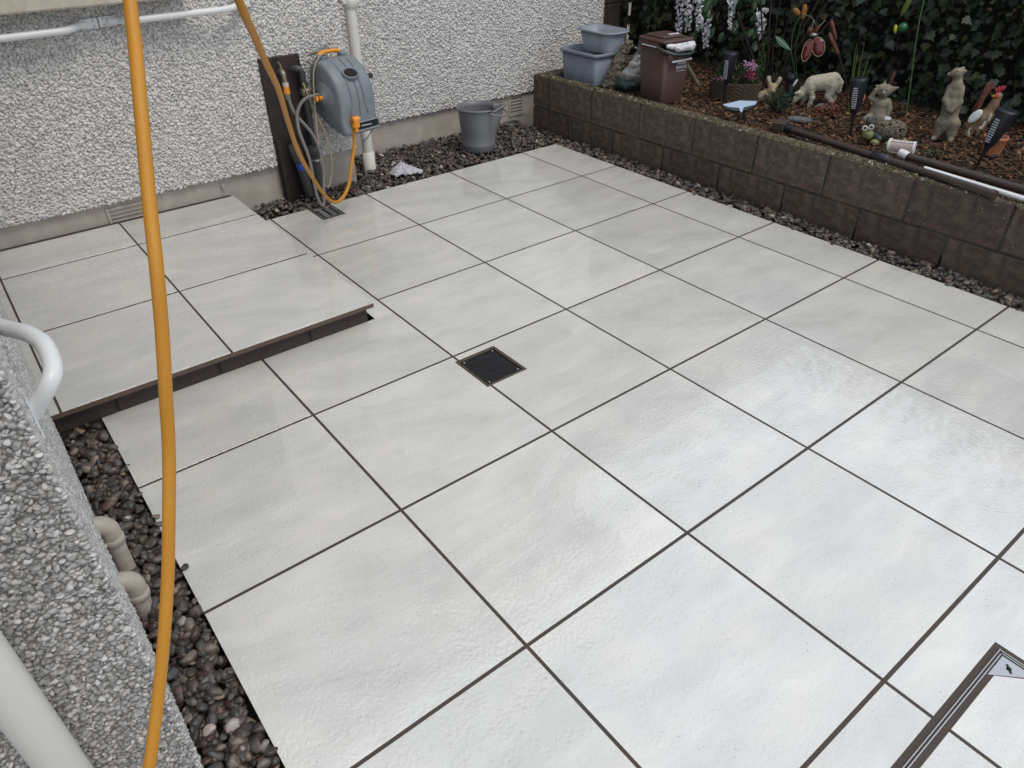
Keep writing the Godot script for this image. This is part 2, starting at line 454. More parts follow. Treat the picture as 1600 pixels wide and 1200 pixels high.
func make_patio():
	var p = structure("patio", "wet pale porcelain paving slabs with dark joints")
	var bed = ST(false)
	for q in [[-0.99, 4.495, -6.5, 1.578], [-0.99, 0.972, 1.5785, 1.9375], [1.288, 4.495, 1.5785, 1.9375], [-0.99, 4.495, 1.938, 2.76], [0.845, 4.495, 2.761, 4.655], [0.845, 1.37, 4.6555, 4.995], [1.606, 4.495, 4.6555, 4.995]]:
		slab(bed, rect(q[0], q[1], q[2], q[3]), -0.098, -0.0003)
	sub(p, "joint_mortar", done(bed), M.grout)
	var full = slabm(PackedVector2Array([Vector2(-0.2982, -0.2978), Vector2(0.2982, -0.2978), Vector2(0.2982, 0.2978), Vector2(-0.2982, 0.2978)]), -0.02, 0.0, Transform3D(), 0.0003)
	var half = slabm(PackedVector2Array([Vector2(-0.1467, -0.2978), Vector2(0.1515, -0.2978), Vector2(0.1515, 0.2978), Vector2(-0.1467, 0.2978)]), -0.02, 0.0, Transform3D(), 0.0003)
	for j in range(-6, 5):
		for i in range(-1, 5):
			var k = posmod(i * 5 + j * 3 + (i * j) % 4 + 40, 8)
			if i <= 0 and j >= 3: continue
			if i <= 0 and j == 2:
				place_slab(p, rect(i + J, i + 1 - J, 2 + K, 2.765), 0.0, k); continue
			if i == 1 and j == 1:   # cut round the square drain
				place_slab(p, pts([[1 + J, 1 + K], [2 - J, 1 + K], [2 - J, 2 - K], [1 + J, 2 - K], [1 + J, 1.938], [1.288, 1.938], [1.288, 1.578], [1 + J, 1.578]]), 0.0, k); continue
			if i == 0 and j == 1:
				place_slab(p, pts([[J, 1 + K], [1 - J, 1 + K], [1 - J, 1.578], [0.972, 1.578], [0.972, 1.938], [1 - J, 1.938], [1 - J, 2 - K], [J, 2 - K]]), 0.0, k); continue
			if i == 1 and j == 4:   # cut round the small steel grate
				place_slab(p, pts([[1 + J, 4 + K], [2 - J, 4 + K], [2 - J, 5 - K], [1.606, 5 - K], [1.606, 4.655], [1.37, 4.655], [1.37, 5 - K], [1 + J, 5 - K]]), 0.0, k); continue
			if j == -2 and i == 1:   # round the inset access cover
				place_slab(p, pts([[1 + J, -1 - K], [1 + J, -1.192], [1.524, -1.192], [1.524, -2 + K], [2 - J, -2 + K], [2 - J, -1 - K]]), 0.0, k)
				place_slab(p, pts([[1 + J, -1.258], [1.36, -1.258], [1.458, -1.36], [1.458, -2 + K], [1 + J, -2 + K]]), 0.0, k); continue
			if j == -2 and i == 0:
				place_slab(p, rect(0.4 + J, 1 - J, -1.192, -1 - K), 0.0, k)
				place_slab(p, rect(J, 0.4 - J, -2 + K, -1 - K), 0.0, k)
				place_slab(p, rect(0.476, 1 - J, -2 + K, -1.258), 0.0, k); continue
			var o
			if i == 4: o = sub(p, "slab", half, M.slabs[k], W(4.25, j + 0.5, 0))
			else: o = sub(p, "slab", full, M.slabs[k], W(i + 0.5, j + 0.5, 0))
			o.rotation.y = PI if i < 4 and (i + j * 2 + 20) % 3 == 0 else 0.0
	# narrow cuts beside the step
	place_slab(p, rect(0.845, 1 - J, 2.765, 4 - K), 0.0, 3)
	place_slab(p, rect(0.845, 1 - J, 4 + K, 5 - 0.002), 0.0, 5)
func make_step():
	var s = structure("doorstep", "low paved step platform against the house wall")
	var z = 0.16
	var top = z * U
	sub(s, "core", boxm(Vector3(-0.27 * U, top / 2 - 0.04, -4.0665 * U), Vector3(1.98 * U, top + 0.035, 2.593 * U), 0.0), M.riser)
	var xs = [[-1.228, -1.175], [-1.161, -0.192], [-0.178, 0.825]]
	var ys = [[2.712, 3.745], [3.765, 4.78], [4.80, 5.36]]
	var k = 1
	for a in xs:
		for b in ys:
			place_slab(s, rect(a[0], a[1], b[0], b[1]), top, k); k += 3
	var jm = boxm(Vector3(-0.2 * U, top - 0.0098, -4.067 * U), Vector3(2.02 * U, 0.019, 2.686 * U), 0.0)
	sub(s, "joint_mortar", jm, M.grout)
	sub(s, "slab_edge", boxm(Vector3(-0.2015 * U, top - 0.011, -2.711 * U), Vector3(2.05 * U, 0.0175, 0.003), 0.0), M.slab_edge, Vector3.ZERO, Vector3.ZERO, "brown stained front edge of the step slabs")
	var x = -1.225
	for l in [0.33, 0.62, 0.62, 0.45]:   # riser blocks
		sub(s, "riser_block", boxm(Vector3(0, 0, 0), Vector3(l * U - 0.008, 0.075, 0.05), 0.003), M.riser, Vector3((x + l / 2) * U, top - 0.059, -2.80 * U)); x += l

func roughcast(parent, called, o: Vector3, ux: Vector3, uy: Vector3, n: Vector3, w, h, pitch, lo, hi, mesh, colour: Callable, m, label):
	var xf = []; var cols = []
	for a in int(w / pitch):
		for b in int(h / pitch):
			var p = o + ux * ((a + rng.randf_range(0.0, 1.0)) * pitch) + uy * ((b + rng.randf_range(0.0, 1.0)) * pitch)
			var s = rng.randf_range(lo, hi)
			var bs = Basis.from_euler(Vector3(rng.randf() * TAU, rng.randf() * TAU, rng.randf() * TAU)).scaled(Vector3.ONE * s)
			xf.append(Transform3D(bs, p + n * s * rng.randf_range(-0.15, 0.14))); cols.append(colour.call())
	return multi(parent, called, mesh, m, xf, cols, label)
func make_house():
	var h = thing("house", "white roughcast house wall with beige plinth behind the patio", "house", W(2.15, 5.38, 0))
	var o = W(2.15, 5.38, 0)
	var put = func(called, a: Vector3, b: Vector3, m, bev = 0.0):   # box between two corners given in units
		var c = (a + b) / 2; var s = (b - a).abs()
		return sub(h, called, boxm(Vector3.ZERO, Vector3(s.x, s.z, s.y) * U, bev), m, W(c.x, c.y, c.z) - o)
	var wl = put.call("wall", Vector3(-6.0, 5.38, 0.335), Vector3(2.15, 5.88, 8.0), M.render)
	var wr = put.call("wall", Vector3(2.1505, 6.10, 0.305), Vector3(6.26, 6.6, 8.0), M.render)
	put.call("wall", Vector3(1.8, 5.8805, 0.335), Vector3(2.15, 6.6, 8.0), M.render)
	put.call("plinth", Vector3(-6.0, 5.415, -0.15), Vector3(2.125, 5.88, 0.3345), M.plinth)
	put.call("plinth", Vector3(2.126, 6.13, -0.15), Vector3(6.24, 6.6, 0.3045), M.plinth)
	put.call("plinth", Vector3(1.8, 5.8805, -0.15), Vector3(2.125, 6.6, 0.3345), M.plinth)
	# roughcast: painted lumps of stone thrown on the wall
	var col = func():
		var v = rng.randf_range(0.48, 0.74); return Color(v, v * 0.98, v * 0.955)
	roughcast(h, "roughcast", W(-1.7, 5.38, 0.335) - o, Vector3.RIGHT, Vector3.UP, Vector3.BACK, 3.84 * U, 1.75 * U, 0.0102, 0.013, 0.024, rocks[5], col, M.dry, "")
	roughcast(h, "roughcast", W(2.15, 6.10, 0.305) - o, Vector3.RIGHT, Vector3.UP, Vector3.BACK, 4.1 * U, 1.45 * U, 0.0105, 0.013, 0.024, rocks[5], col, M.dry, "")
	roughcast(h, "roughcast", W(2.15, 5.38, 0.335) - o, Vector3.FORWARD, Vector3.UP, Vector3.RIGHT, 0.72 * U, 1.6 * U, 0.0105, 0.013, 0.024, rocks[5], col, M.dry, "")
	# louvred air vents in the plinth
	for v in [[-0.25, 0.095, 0.14, 0.285, 5.413, 4, "beige louvred vent half sunk behind the step"], [4.69, 4.925, 0.045, 0.285, 6.128, 6, "beige louvred vent in the far plinth"]]:
		var f = ST()
		var w = (v[1] - v[0]) * U; var hh = (v[3] - v[2]) * U
		for s in [-1, 1]:
			box(f, Vector3(s * (w / 2 - 0.007), 0, 0), Vector3(0.014, hh, 0.018), 0.002)
			box(f, Vector3(0, s * (hh / 2 - 0.004), 0), Vector3(w - 0.0285, 0.008, 0.018), 0.002)
		var ve = sub(h, "vent", done(f), M.plinth, W((v[0] + v[1]) / 2, v[4], (v[2] + v[3]) / 2) - o, Vector3.ZERO, v[6])
		for k in v[5]:
			sub(ve, "slat", boxm(Vector3.ZERO, Vector3(w - 0.03, 0.011, 0.004), 0.001), M.plinth, Vector3(0, -hh / 2 + hh * (k + 0.6) / (v[5] + 0.2), 0.004), Vector3(0.7, 0, 0))
	sub(h, "overflow_spout", tubem([P(0, 0, -0.01), P(0, 0, 0.018), P(0, -0.002, 0.022)], [0.008, 0.008, 0.011], 10), M.cream, W(0.76, 5.413, 0.258) - o)
	# window over the rails, its sill just in view
	var win = sub(h, "window", boxm(Vector3.ZERO, Vector3(1.9, 1.15, 0.05), 0.004), M.white_paint, W(-0.75, 5.36, 2.83) - o)
	for k in 2: sub(win, "pane", boxm(Vector3.ZERO, Vector3(0.86, 1.02, 0.01), 0.001), M.glass, Vector3(-0.45 + k * 0.9, 0, 0.026))
	sub(h, "window_sill", boxm(Vector3.ZERO, Vector3(2.05, 0.07, 0.16), 0.008), M.cream, W(-0.88, 5.31, 1.888) - o)
	# eaves, mirrored by the wet slabs
	put.call("fascia", Vector3(-6.0, 4.95, 7.9), Vector3(6.4, 5.3795, 8.25), M.white_paint)
	put.call("roof", Vector3(-6.2, 4.9, 8.251), Vector3(6.5, 12.0, 8.5), M.roof)
	var gut = ST(); tube(gut, [W(-6.0, 4.88, 8.1) - o, W(6.4, 4.88, 8.1) - o], 0.055, 12)
	sub(h, "gutter", done(gut), M.white_paint)
func make_house_corner():
	var at = W(-1.232, 0.36, 0)
	var h = thing("house_corner", "grey pebbledashed house corner beside the gravel strip and the yellow hose", "house", at)
	sub(h, "wall", boxm(Vector3.ZERO, Vector3(4.0 * U, 4.8 * U, 5.0 * U), 0.0), M.dash_mortar, Vector3(-2.0 * U, 2.3 * U, -2.5 * U))
	sub(h, "roof", boxm(Vector3.ZERO, Vector3(4.4 * U, 0.12, 5.35 * U), 0.01), M.roof, Vector3(-1.9 * U, 4.7 * U + 0.0605, -2.4 * U))
	var end = func():
		var t = rng.randf(); var v = rng.randf_range(0.22, 0.36) if t < 0.6 else rng.randf_range(0.34, 0.55)
		var w = rng.randf_range(0.0, 0.12); return Color(v, v * (1.0 - w * 0.45), v * (1.0 - w))
	roughcast(h, "pebbledash", P(-0.9, -0.06), Vector3.RIGHT, Vector3.UP, Vector3.BACK, 0.905, 1.5, 0.0078, 0.007, 0.0165, rocks[6], end, M.dry, "")
	roughcast(h, "pebbledash", P(0, -0.06, 0.003), Vector3.FORWARD, Vector3.UP, Vector3.RIGHT, 4.99 * U, 1.25, 0.0084, 0.009, 0.015, rocks[6], func():
		var v = rng.randf_range(0.36, 0.64); return Color(v, v * 0.985, v * 0.95), M.dry, "")
func make_neighbour():
	var n = thing("neighbouring_house", "plain grey rendered house standing beyond the ivy hedge", "house", W(10.9, 8.6, -0.15))
	sub(n, "wall", boxm(P(0, 2.4, 0), Vector3(4.6, 4.8, 1.6), 0.0), M.plinth)
	sub(n, "roof", boxm(P(0, 4.92, 0.05), Vector3(4.9, 0.22, 2.0), 0.02), M.roof)
	for k in 2:
		var w = sub(n, "window", boxm(P(0, 0, 0), Vector3(1.1, 1.2, 0.06), 0.004), M.white_paint, P(-1.1 + k * 2.2, 3.4, 0.81))
		sub(w, "pane", boxm(P(0, 0, 0), Vector3(0.98, 1.08, 0.012), 0.001), M.glass, P(0, 0, 0.03))

func gravel_colour() -> Color:
	var t = rng.randf(); var k = rng.randf_range(0.5, 1.5)
	if t < 0.36: return Color(0.062, 0.048, 0.042) * k
	if t < 0.70: return Color(0.072, 0.067, 0.064) * k
	if t < 0.82: return Color(0.085, 0.055, 0.049) * k
	if t < 0.93: return Color(0.13, 0.105, 0.085) * k
	if t < 0.975: return Color(0.20, 0.15, 0.11) * k
	return Color(0.34, 0.29, 0.27) * k
func strew(parent, called, poly: PackedVector2Array, y0, y1, n, lo, hi, colour: Callable, m, label):
	var bb = Rect2(poly[0], Vector2.ZERO)
	for p in poly: bb = bb.expand(p)
	var xf = [[], [], [], []]; var cols = [[], [], [], []]
	var got = 0
	while got < n:
		var p = bb.position + Vector2(rng.randf(), rng.randf()) * bb.size
		if not Geometry2D.is_point_in_polygon(p, poly): continue
		got += 1
		var s = lerpf(lo, hi, pow(rng.randf(), 1.6))
		var y = lerpf(y0, y1, rng.randf()) - s * 0.25
		var b = Basis.from_euler(Vector3(rng.randfn(0, 0.35), rng.randf() * TAU, rng.randfn(0, 0.35))).scaled(Vector3(s, s, s))
		var k = rng.randi_range(0, 3)
		xf[k].append(Transform3D(b, Vector3(p.x, y, p.y))); cols[k].append(colour.call())
	for k in 4: multi(parent, called, rocks[k], m, xf[k], cols[k], "")
func make_gravel():
	var areas = [
		["dark wet gravel in the narrow strip along the pebbledashed wall", pts([[-1.21, -3.0], [-1.004, -3.0], [-1.004, 2.765], [-1.21, 2.765]]), 2500, 0.017, 0.045, -0.04, 0.006],
		["dark gravel bed under the hose reel and round the bucket", pts([[0.86, 5.02], [4.49, 5.02], [4.49, 5.0], [4.74, 5.0], [4.74, 6.09], [2.17, 6.09], [2.17, 5.4], [0.86, 5.4]]), 4600, 0.018, 0.04, -0.035, 0.014],
		["grey gravel strip between the slabs and the block wall", pts([[4.515, -3.0], [4.745, -3.0], [4.745, 5.0], [4.515, 5.0]]), 2900, 0.018, 0.046, -0.035, 0.012],
	]
	for a in areas:
		var g = Node3D.new(); g.name = numbered("gravel"); add_child(g); g.set_meta("kind", "stuff"); g.set_meta("label", a[0]); g.set_meta("category", "gravel")
		strew(g, "stones", a[1], a[5], a[6], a[2], a[3], a[4], gravel_colour, M.gravel, "")
	# a few strays on the paving
	var st = Node3D.new(); st.name = numbered("gravel"); add_child(st); st.set_meta("kind", "stuff"); st.set_meta("label", "stray dark stones fallen on the slab edges"); st.set_meta("category", "gravel")
	var xf = []; var cols = []
	for q in [[-0.985, 1.72], [-0.98, 1.30], [-0.99, 1.66], [4.49, 2.9], [4.492, 1.4], [1.9, 4.99]]:
		xf.append(Transform3D(Basis(Vector3.UP, rng.randf() * TAU).scaled(Vector3.ONE * rng.randf_range(0.017, 0.026)), W(q[0], q[1], 0) + Vector3(0, 0.006, 0))); cols.append(gravel_colour())
	multi(st, "stones", rocks[1], M.gravel, xf, cols)

func make_bed():
	var at = W(4.77, 2.0, -0.15)
	var w = thing("block_wall", "low brown concrete block wall holding the raised bed", "wall", at)
	# courses of 440 by 215 blocks, the joints raked back
	var T = 0.10; var L = 0.4472; var mesh = {}
	var blk = func(cx, cz, top, len, hh, along_x, k):
		var key = "%.3f %.3f %s" % [len, hh, along_x]
		if not mesh.has(key): mesh[key] = boxm(Vector3.ZERO, Vector3(len if along_x else T, hh, T if along_x else len), 0.004)
		sub(w, "block", mesh[key], M.blocks[posmod(k, 4)], Vector3(cx, top - hh / 2, cz) - at)
	var x = 4.77 * U + T / 2
	var y_end = 5.745 * U
	for c in [[0.61 * U, 0.215, 5.449 * U], [0.237 * U, 0.215, 5.078 * U]]:
		var y = y_end; var nxt = c[2]; var k = int(c[0] * 10)
		while y > -3.0 * U:
			var l = y - nxt - 0.011
			blk.call(x, -(y + nxt) / 2, c[0] + rng.randf_range(-0.0015, 0.0015), l, c[1], false, k + rng.randi_range(0, 3)); k += 1
			y = nxt; nxt -= L
		var xx = x + T / 2 + 0.011
		for i in 3: blk.call(xx + 0.22, -y_end + T / 2, c[0], 0.436, c[1], true, i + 2); xx += L
	var mm = ST(false)
	box(mm, Vector3(x, 0.2, -(y_end - 0.02) / 2 + 0.9), Vector3(T - 0.005, 0.31, y_end + 1.78), 0.0)
	box(mm, Vector3(x + 0.7, 0.2, -y_end + T / 2), Vector3(1.28, 0.31, T - 0.005), 0.0)
	var o = sub(w, "mortar", done(mm), M.mortar, -at)
	# moss and lichen on the weathered top edge
	var xf = []; var cols = []
	for k in 2600:
		var yy = rng.randf_range(-1.5, 5.7) * U; var e = pow(rng.randf(), 1.8)
		xf.append(Transform3D(Basis.from_euler(Vector3(rng.randf(), rng.randf() * TAU, rng.randf())) * Basis.from_scale(Vector3(1, 0.5, 1) * rng.randf_range(0.006, 0.02)), Vector3(x - T / 2 + 0.004 + e * (T - 0.01), 0.61 * U + 0.0005, -yy) - at))
		var t = rng.randf(); cols.append((Color(0.075, 0.072, 0.035) if t < 0.6 else (Color(0.11, 0.095, 0.06) if t < 0.93 else Color(0.36, 0.35, 0.28))) * rng.randf_range(0.6, 1.2))
	multi(w, "moss", rocks[1], M.dry, xf, cols)
	xf = []; cols = []   # lichen flecks on the face
	for k in 260:
		var yy = rng.randf_range(-1.0, 5.7) * U
		xf.append(Transform3D(Basis.from_euler(Vector3(rng.randf() * TAU, 0, 0)).scaled(Vector3(0.25, 1, 1) * rng.randf_range(0.003, 0.009)), Vector3(x - T / 2 - 0.0003, (0.61 - pow(rng.randf(), 2.0) * 0.5) * U, -yy) - at))
		cols.append(Color(0.32, 0.31, 0.26) * rng.randf_range(0.4, 1.1))
	multi(w, "lichen", rocks[1], M.dry, xf, cols)
	# soil and bark mulch
	var s = structure("bed_soil", "dark soil of the raised bed")
	sub(s, "soil", slabm(rect(4.945, 7.6, -3.0, 5.57), -0.1, 0.535 * U), M.soil)
	var g = Node3D.new(); g.name = "bark_mulch"; add_child(g); g.set_meta("kind", "stuff"); g.set_meta("label", "orange brown bark chips covering the raised bed"); g.set_meta("category", "mulch")
	var chips = []
	for k in 3:
		var st = ST(); var r = RandomNumberGenerator.new(); r.seed = 60 + k
		var ring = []
		for i in 7:
			var a = TAU * i / 7; ring.append(Vector2(cos(a) * 0.5 * r.randf_range(0.75, 1.1), sin(a) * 0.22 * r.randf_range(0.6, 1.2)))
		slab(st, PackedVector2Array(ring), -0.05, 0.05, Transform3D(), 0.03); chips.append(done(st))
	var X = [[], [], []]; var Cc = [[], [], []]
	for k in 17000:
		var p = Vector2(rng.randf_range(4.955, 6.95), rng.randf_range(-1.6, 5.55)); var l = rng.randf_range(0.012, 0.042)
		var lift = 0.03 * smoothstep(5.0, 6.4, p.x)
		var b = Basis.from_euler(Vector3(rng.randfn(0, 0.3), rng.randf() * TAU, rng.randfn(0, 0.35))) * Basis.from_scale(Vector3(l, l * rng.randf_range(0.5, 1.3), l * rng.randf_range(0.7, 1.4)))
		var i = k % 3; X[i].append(Transform3D(b, W(p.x, p.y, 0.54 + lift) + Vector3(0, rng.randf_range(-0.004, 0.012), 0)))
		var t = rng.randf(); var q = rng.randf_range(0.5, 1.35)
		Cc[i].append((Color(0.105, 0.052, 0.026) if t < 0.5 else (Color(0.06, 0.032, 0.02) if t < 0.82 else (Color(0.17, 0.088, 0.045) if t < 0.95 else Color(0.24, 0.15, 0.085)))) * q)
	for i in 3: multi(g, "chips", chips[i], M.dry, X[i], Cc[i])
	# block pier where the garden wall meets the house
	var pa = W(6.28, 6.15, 0.5)
	var pier = thing("garden_pier", "brown block pier between the house end and the hedge", "wall", pa)
	sub(pier, "mortar", boxm(P(0.16, 0.75, -0.16), Vector3(0.19, 1.6, 0.19), 0.0), M.mortar)
	for k in 7: sub(pier, "block", boxm(P(0, 0, 0), Vector3(0.205, 0.216, 0.205), 0.004), M.blocks[k % 4], P(0.16, 0.06 + k * 0.226, -0.16))

func ivy_leaf() -> ArrayMesh:
	var st = ST(false)
	var half = [Vector2(0, -0.05), Vector2(0.24, -0.18), Vector2(0.36, 0.02), Vector2(0.56, 0.16), Vector2(0.33, 0.3), Vector2(0.36, 0.52), Vector2(0.15, 0.58), Vector2(0, 0.98)]
	st.set_smooth_group(0)
	var c = Vector3(0, 0.3, 0.0)
	for s in [-1, 1]:
		for k in half.size() - 1:
			var a = Vector3(half[k].x * s, half[k].y, 0.10 - 0.32 * half[k].x * half[k].x - 0.10 * half[k].y * half[k].y); var b = Vector3(half[k + 1].x * s, half[k + 1].y, 0.10 - 0.32 * half[k + 1].x * half[k + 1].x - 0.10 * half[k + 1].y * half[k + 1].y)
			if s > 0: tri(st, c, a, b)
			else: tri(st, c, b, a)
	return done(st)
func make_hedge():
	var at = W(7.1, 2.0, 0.5)
	var h = thing("ivy_hedge", "dense dark green ivy hedge rising behind the raised bed", "hedge", at)
	sub(h, "trunk", body([[W(7.3, 6.0, 0.5) - at, W(7.3, -3.0, 0.5) - at, 0.05, 0.05], [W(7.25, 5.5, 0.5) - at, W(7.3, 5.3, 2.9) - at, 0.03, 0.015], [W(7.25, 3.0, 0.5) - at, W(7.3, 3.4, 2.9) - at, 0.03, 0.015], [W(7.25, 0.6, 0.5) - at, W(7.3, 0.3, 2.9) - at, 0.03, 0.015]], 0.03, 0.03), M.twig)
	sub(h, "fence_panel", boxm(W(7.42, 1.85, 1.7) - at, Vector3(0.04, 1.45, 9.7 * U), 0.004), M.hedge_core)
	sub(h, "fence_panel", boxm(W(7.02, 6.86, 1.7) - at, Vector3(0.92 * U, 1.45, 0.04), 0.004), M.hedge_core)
	var st = ST()   # bare ivy stems
	for k in 150:
		var p = W(rng.randf_range(6.95, 7.3), rng.randf_range(-2.4, 6.0), rng.randf_range(0.5, 2.4)) - at; var q = []
		for i in 5: q.append(p); p += Vector3(rng.randfn(-0.01, 0.03), rng.randf_range(0.02, 0.10), rng.randfn(0, 0.06))
		tube(st, q, rng.randf_range(0.0015, 0.004), 5, false)
	sub(h, "stems", done(st), M.twig).set_meta("kind", "stuff")
	var lf = ivy_leaf(); var xf = []; var cols = []
	var near = []
	for k in 13000:
		var depth = pow(rng.randf(), 0.8)
		var y = rng.randf_range(-2.6, 6.65); var z = 0.5 + 2.55 * pow(rng.randf(), 1.25)
		var front = 6.84 + 0.12 * sin(y * 2.3 + z * 1.7) + 0.09 * sin(y * 5.1 - z * 4.0) - 0.10 * smoothstep(0.7, 1.5, z)
		if y > 5.5: front -= 0.26
		var p = W(front + depth * 0.62, y, z) - at
		var s = rng.randf_range(0.02, 0.056) * (1.15 if depth < 0.4 else 1.0)
		# leaves hang on the outside, tips down, turned to the light
		var n = Vector3(-1.0 + rng.randfn(0, 0.5), 0.4 + rng.randfn(0, 0.5), rng.randfn(0, 0.6)).normalized()
		var tip = (Vector3.DOWN + Vector3(rng.randfn(0, 0.4), 0, rng.randfn(0, 0.6))).normalized()
		var xx = tip.cross(n).normalized(); tip = n.cross(xx).normalized()
		var t = rng.randf(); var q = rng.randf_range(0.35, 1.35)
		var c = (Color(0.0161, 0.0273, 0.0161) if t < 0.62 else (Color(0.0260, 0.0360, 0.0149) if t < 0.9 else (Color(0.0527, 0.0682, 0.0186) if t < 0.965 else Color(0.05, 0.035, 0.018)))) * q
		var T = Transform3D(Basis(xx, tip, n).scaled(Vector3.ONE * s), p)
		if depth < 0.12 and s > 0.038 and near.size() < 260 and z < 1.7 and y > 0.6: near.append([T, c])
		else: xf.append(T); cols.append(c)
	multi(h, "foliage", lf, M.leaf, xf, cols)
	var lm = []
	for k in 6: lm.append(mat(([lin(0.016, 0.029, 0.017), lin(0.018, 0.031, 0.02), lin(0.022, 0.032, 0.014), lin(0.013, 0.023, 0.013), lin(0.025, 0.04, 0.02), lin(0.045, 0.065, 0.018)])[k], 0.5))
	for k in near.size():
		var o = sub(h, "leaf", lf, lm[k % 6 if k % 5 else 0]); o.transform = near[k][0]

# ---------------------------------------------------------------- fixtures by the house
func make_drains():
	# square drain in the middle of the paving
	var at = W(1.13, 1.758, 0)
	var d = thing("square_drain", "black square drain cover with bronze frame among the slabs", "drain", at)
	var w = 0.316 * U - 0.004; var l = 0.36 * U - 0.004
	var f = ST(); var t = 0.011
	for s in [-1, 1]:
		box(f, P(s * (w / 2 - t / 2), -0.012, 0), Vector3(t, 0.024, l), 0.001)
		box(f, P(0, -0.012, s * (l / 2 - t / 2)), Vector3(w - 2 * t - 0.0005, 0.024, t), 0.001)
	sub(d, "frame", done(f), M.bronze)
	var c = sub(d, "cover", boxm(P(0, -0.012, 0), Vector3(w - 2 * t - 0.004, 0.016, l - 2 * t - 0.004), 0.002), M.cast)
	var xf = []   # cast pattern of small raised studs
	for i in 15:
		for j in 17: xf.append(Transform3D(Basis(Vector3.UP, rng.randf() * TAU) * Basis.from_scale(Vector3(0.009, 0.005, 0.006)), P((i - 7) * 0.0107 + rng.randfn(0, 0.001), -0.004, (j - 8) * 0.0108)))
	multi(c, "studs", rocks[2], M.cast, xf, [])
	for sx in [-1, 1]:
		for sz in [-1, 1]: sub(d, "screw", lathem([Vector2(0.0045, 0), Vector2(0.0045, 0.0022), Vector2(0, 0.003)], 10), M.steel, P(sx * (w / 2 - 0.024), -0.0025, sz * (l / 2 - 0.024)))
	# small steel grate under the hoses
	at = W(1.488, 4.82, 0)
	d = thing("steel_grate", "small stainless drain grate where the grey hose meets the slabs", "drain", at)
	w = 0.236 * U - 0.004; l = 0.325 * U
	f = ST()
	for s in [-1, 1]:
		box(f, P(s * (w / 2 - 0.011), -0.008, 0), Vector3(0.022, 0.016, l), 0.001)
		box(f, P(0, -0.008, s * (l / 2 - 0.016)), Vector3(w - 0.0445, 0.016, 0.032), 0.001)
	sub(d, "frame", done(f), M.dull_steel)
	sub(d, "sump", boxm(P(0, -0.02, 0), Vector3(w - 0.046, 0.006, l - 0.066), 0.0), M.void)
	for k in 6:
		for s in [-1, 1]: sub(d, "bar", boxm(P(0, 0, 0), Vector3(0.034, 0.005, 0.009), 0.001), M.steel, P(s * 0.022, -0.004, -0.053 + k * 0.021), Vector3(0, s * 0.5, 0))
	# recessed access cover with slabs laid into its tray
	at = W(1.49, -1.226, 0)
	d = thing("access_cover", "inset access cover edged with twin steel strips and a triangular key plate", "drain cover", at)
	var gx = (1.49 - 0.44) * U
	var m = ST()
	box(m, P(-gx / 2, -0.0068, 0), Vector3(gx + 0.036, 0.012, 0.0395), 0.0)
	box(m, P(0, -0.0070, 0.52), Vector3(0.0395, 0.0118, 1.0), 0.0)
	box(m, P(-gx, -0.0070, 0.52), Vector3(0.0395, 0.0118, 1.0), 0.0)
	sub(d, "mortar_edge", done(m), M.grout)
	for s in [-1, 1]:
		var e = ST()
		box(e, P(-gx / 2 + s * 0.0035, -0.002, -s * 0.0035), Vector3(gx + s * 0.007, 0.010, 0.0028), 0.0006)
		box(e, P(s * 0.0035, -0.002, 0.5 - s * 0.0035 + 0.0015), Vector3(0.0028, 0.010, 1.0), 0.0006)
		sub(d, "steel_strip", done(e), M.steel)
	sub(d, "gap", boxm(P(-gx / 2, -0.0025, 0), Vector3(gx - 0.006, 0.0012, 0.0038), 0.0), M.void)
	var pl = sub(d, "key_plate", slabm(PackedVector2Array([Vector2(-0.008, 0.008), Vector2(-0.008, 0.088), Vector2(-0.088, 0.008)]), -0.004, 0.001, Transform3D(), 0.0008), M.steel)
	var kh = ST(); box(kh, P(-0.034, 0.0012, 0.034), Vector3(0.026, 0.001, 0.006), 0.0004, Basis(Vector3.UP, 0.75)); lathe(kh, [Vector2(0.006, 0), Vector2(0.006, 0.0014), Vector2(0, 0.0014)], 12, P(-0.034, 0.0007, 0.034))
	sub(pl, "keyhole", done(kh), M.void)
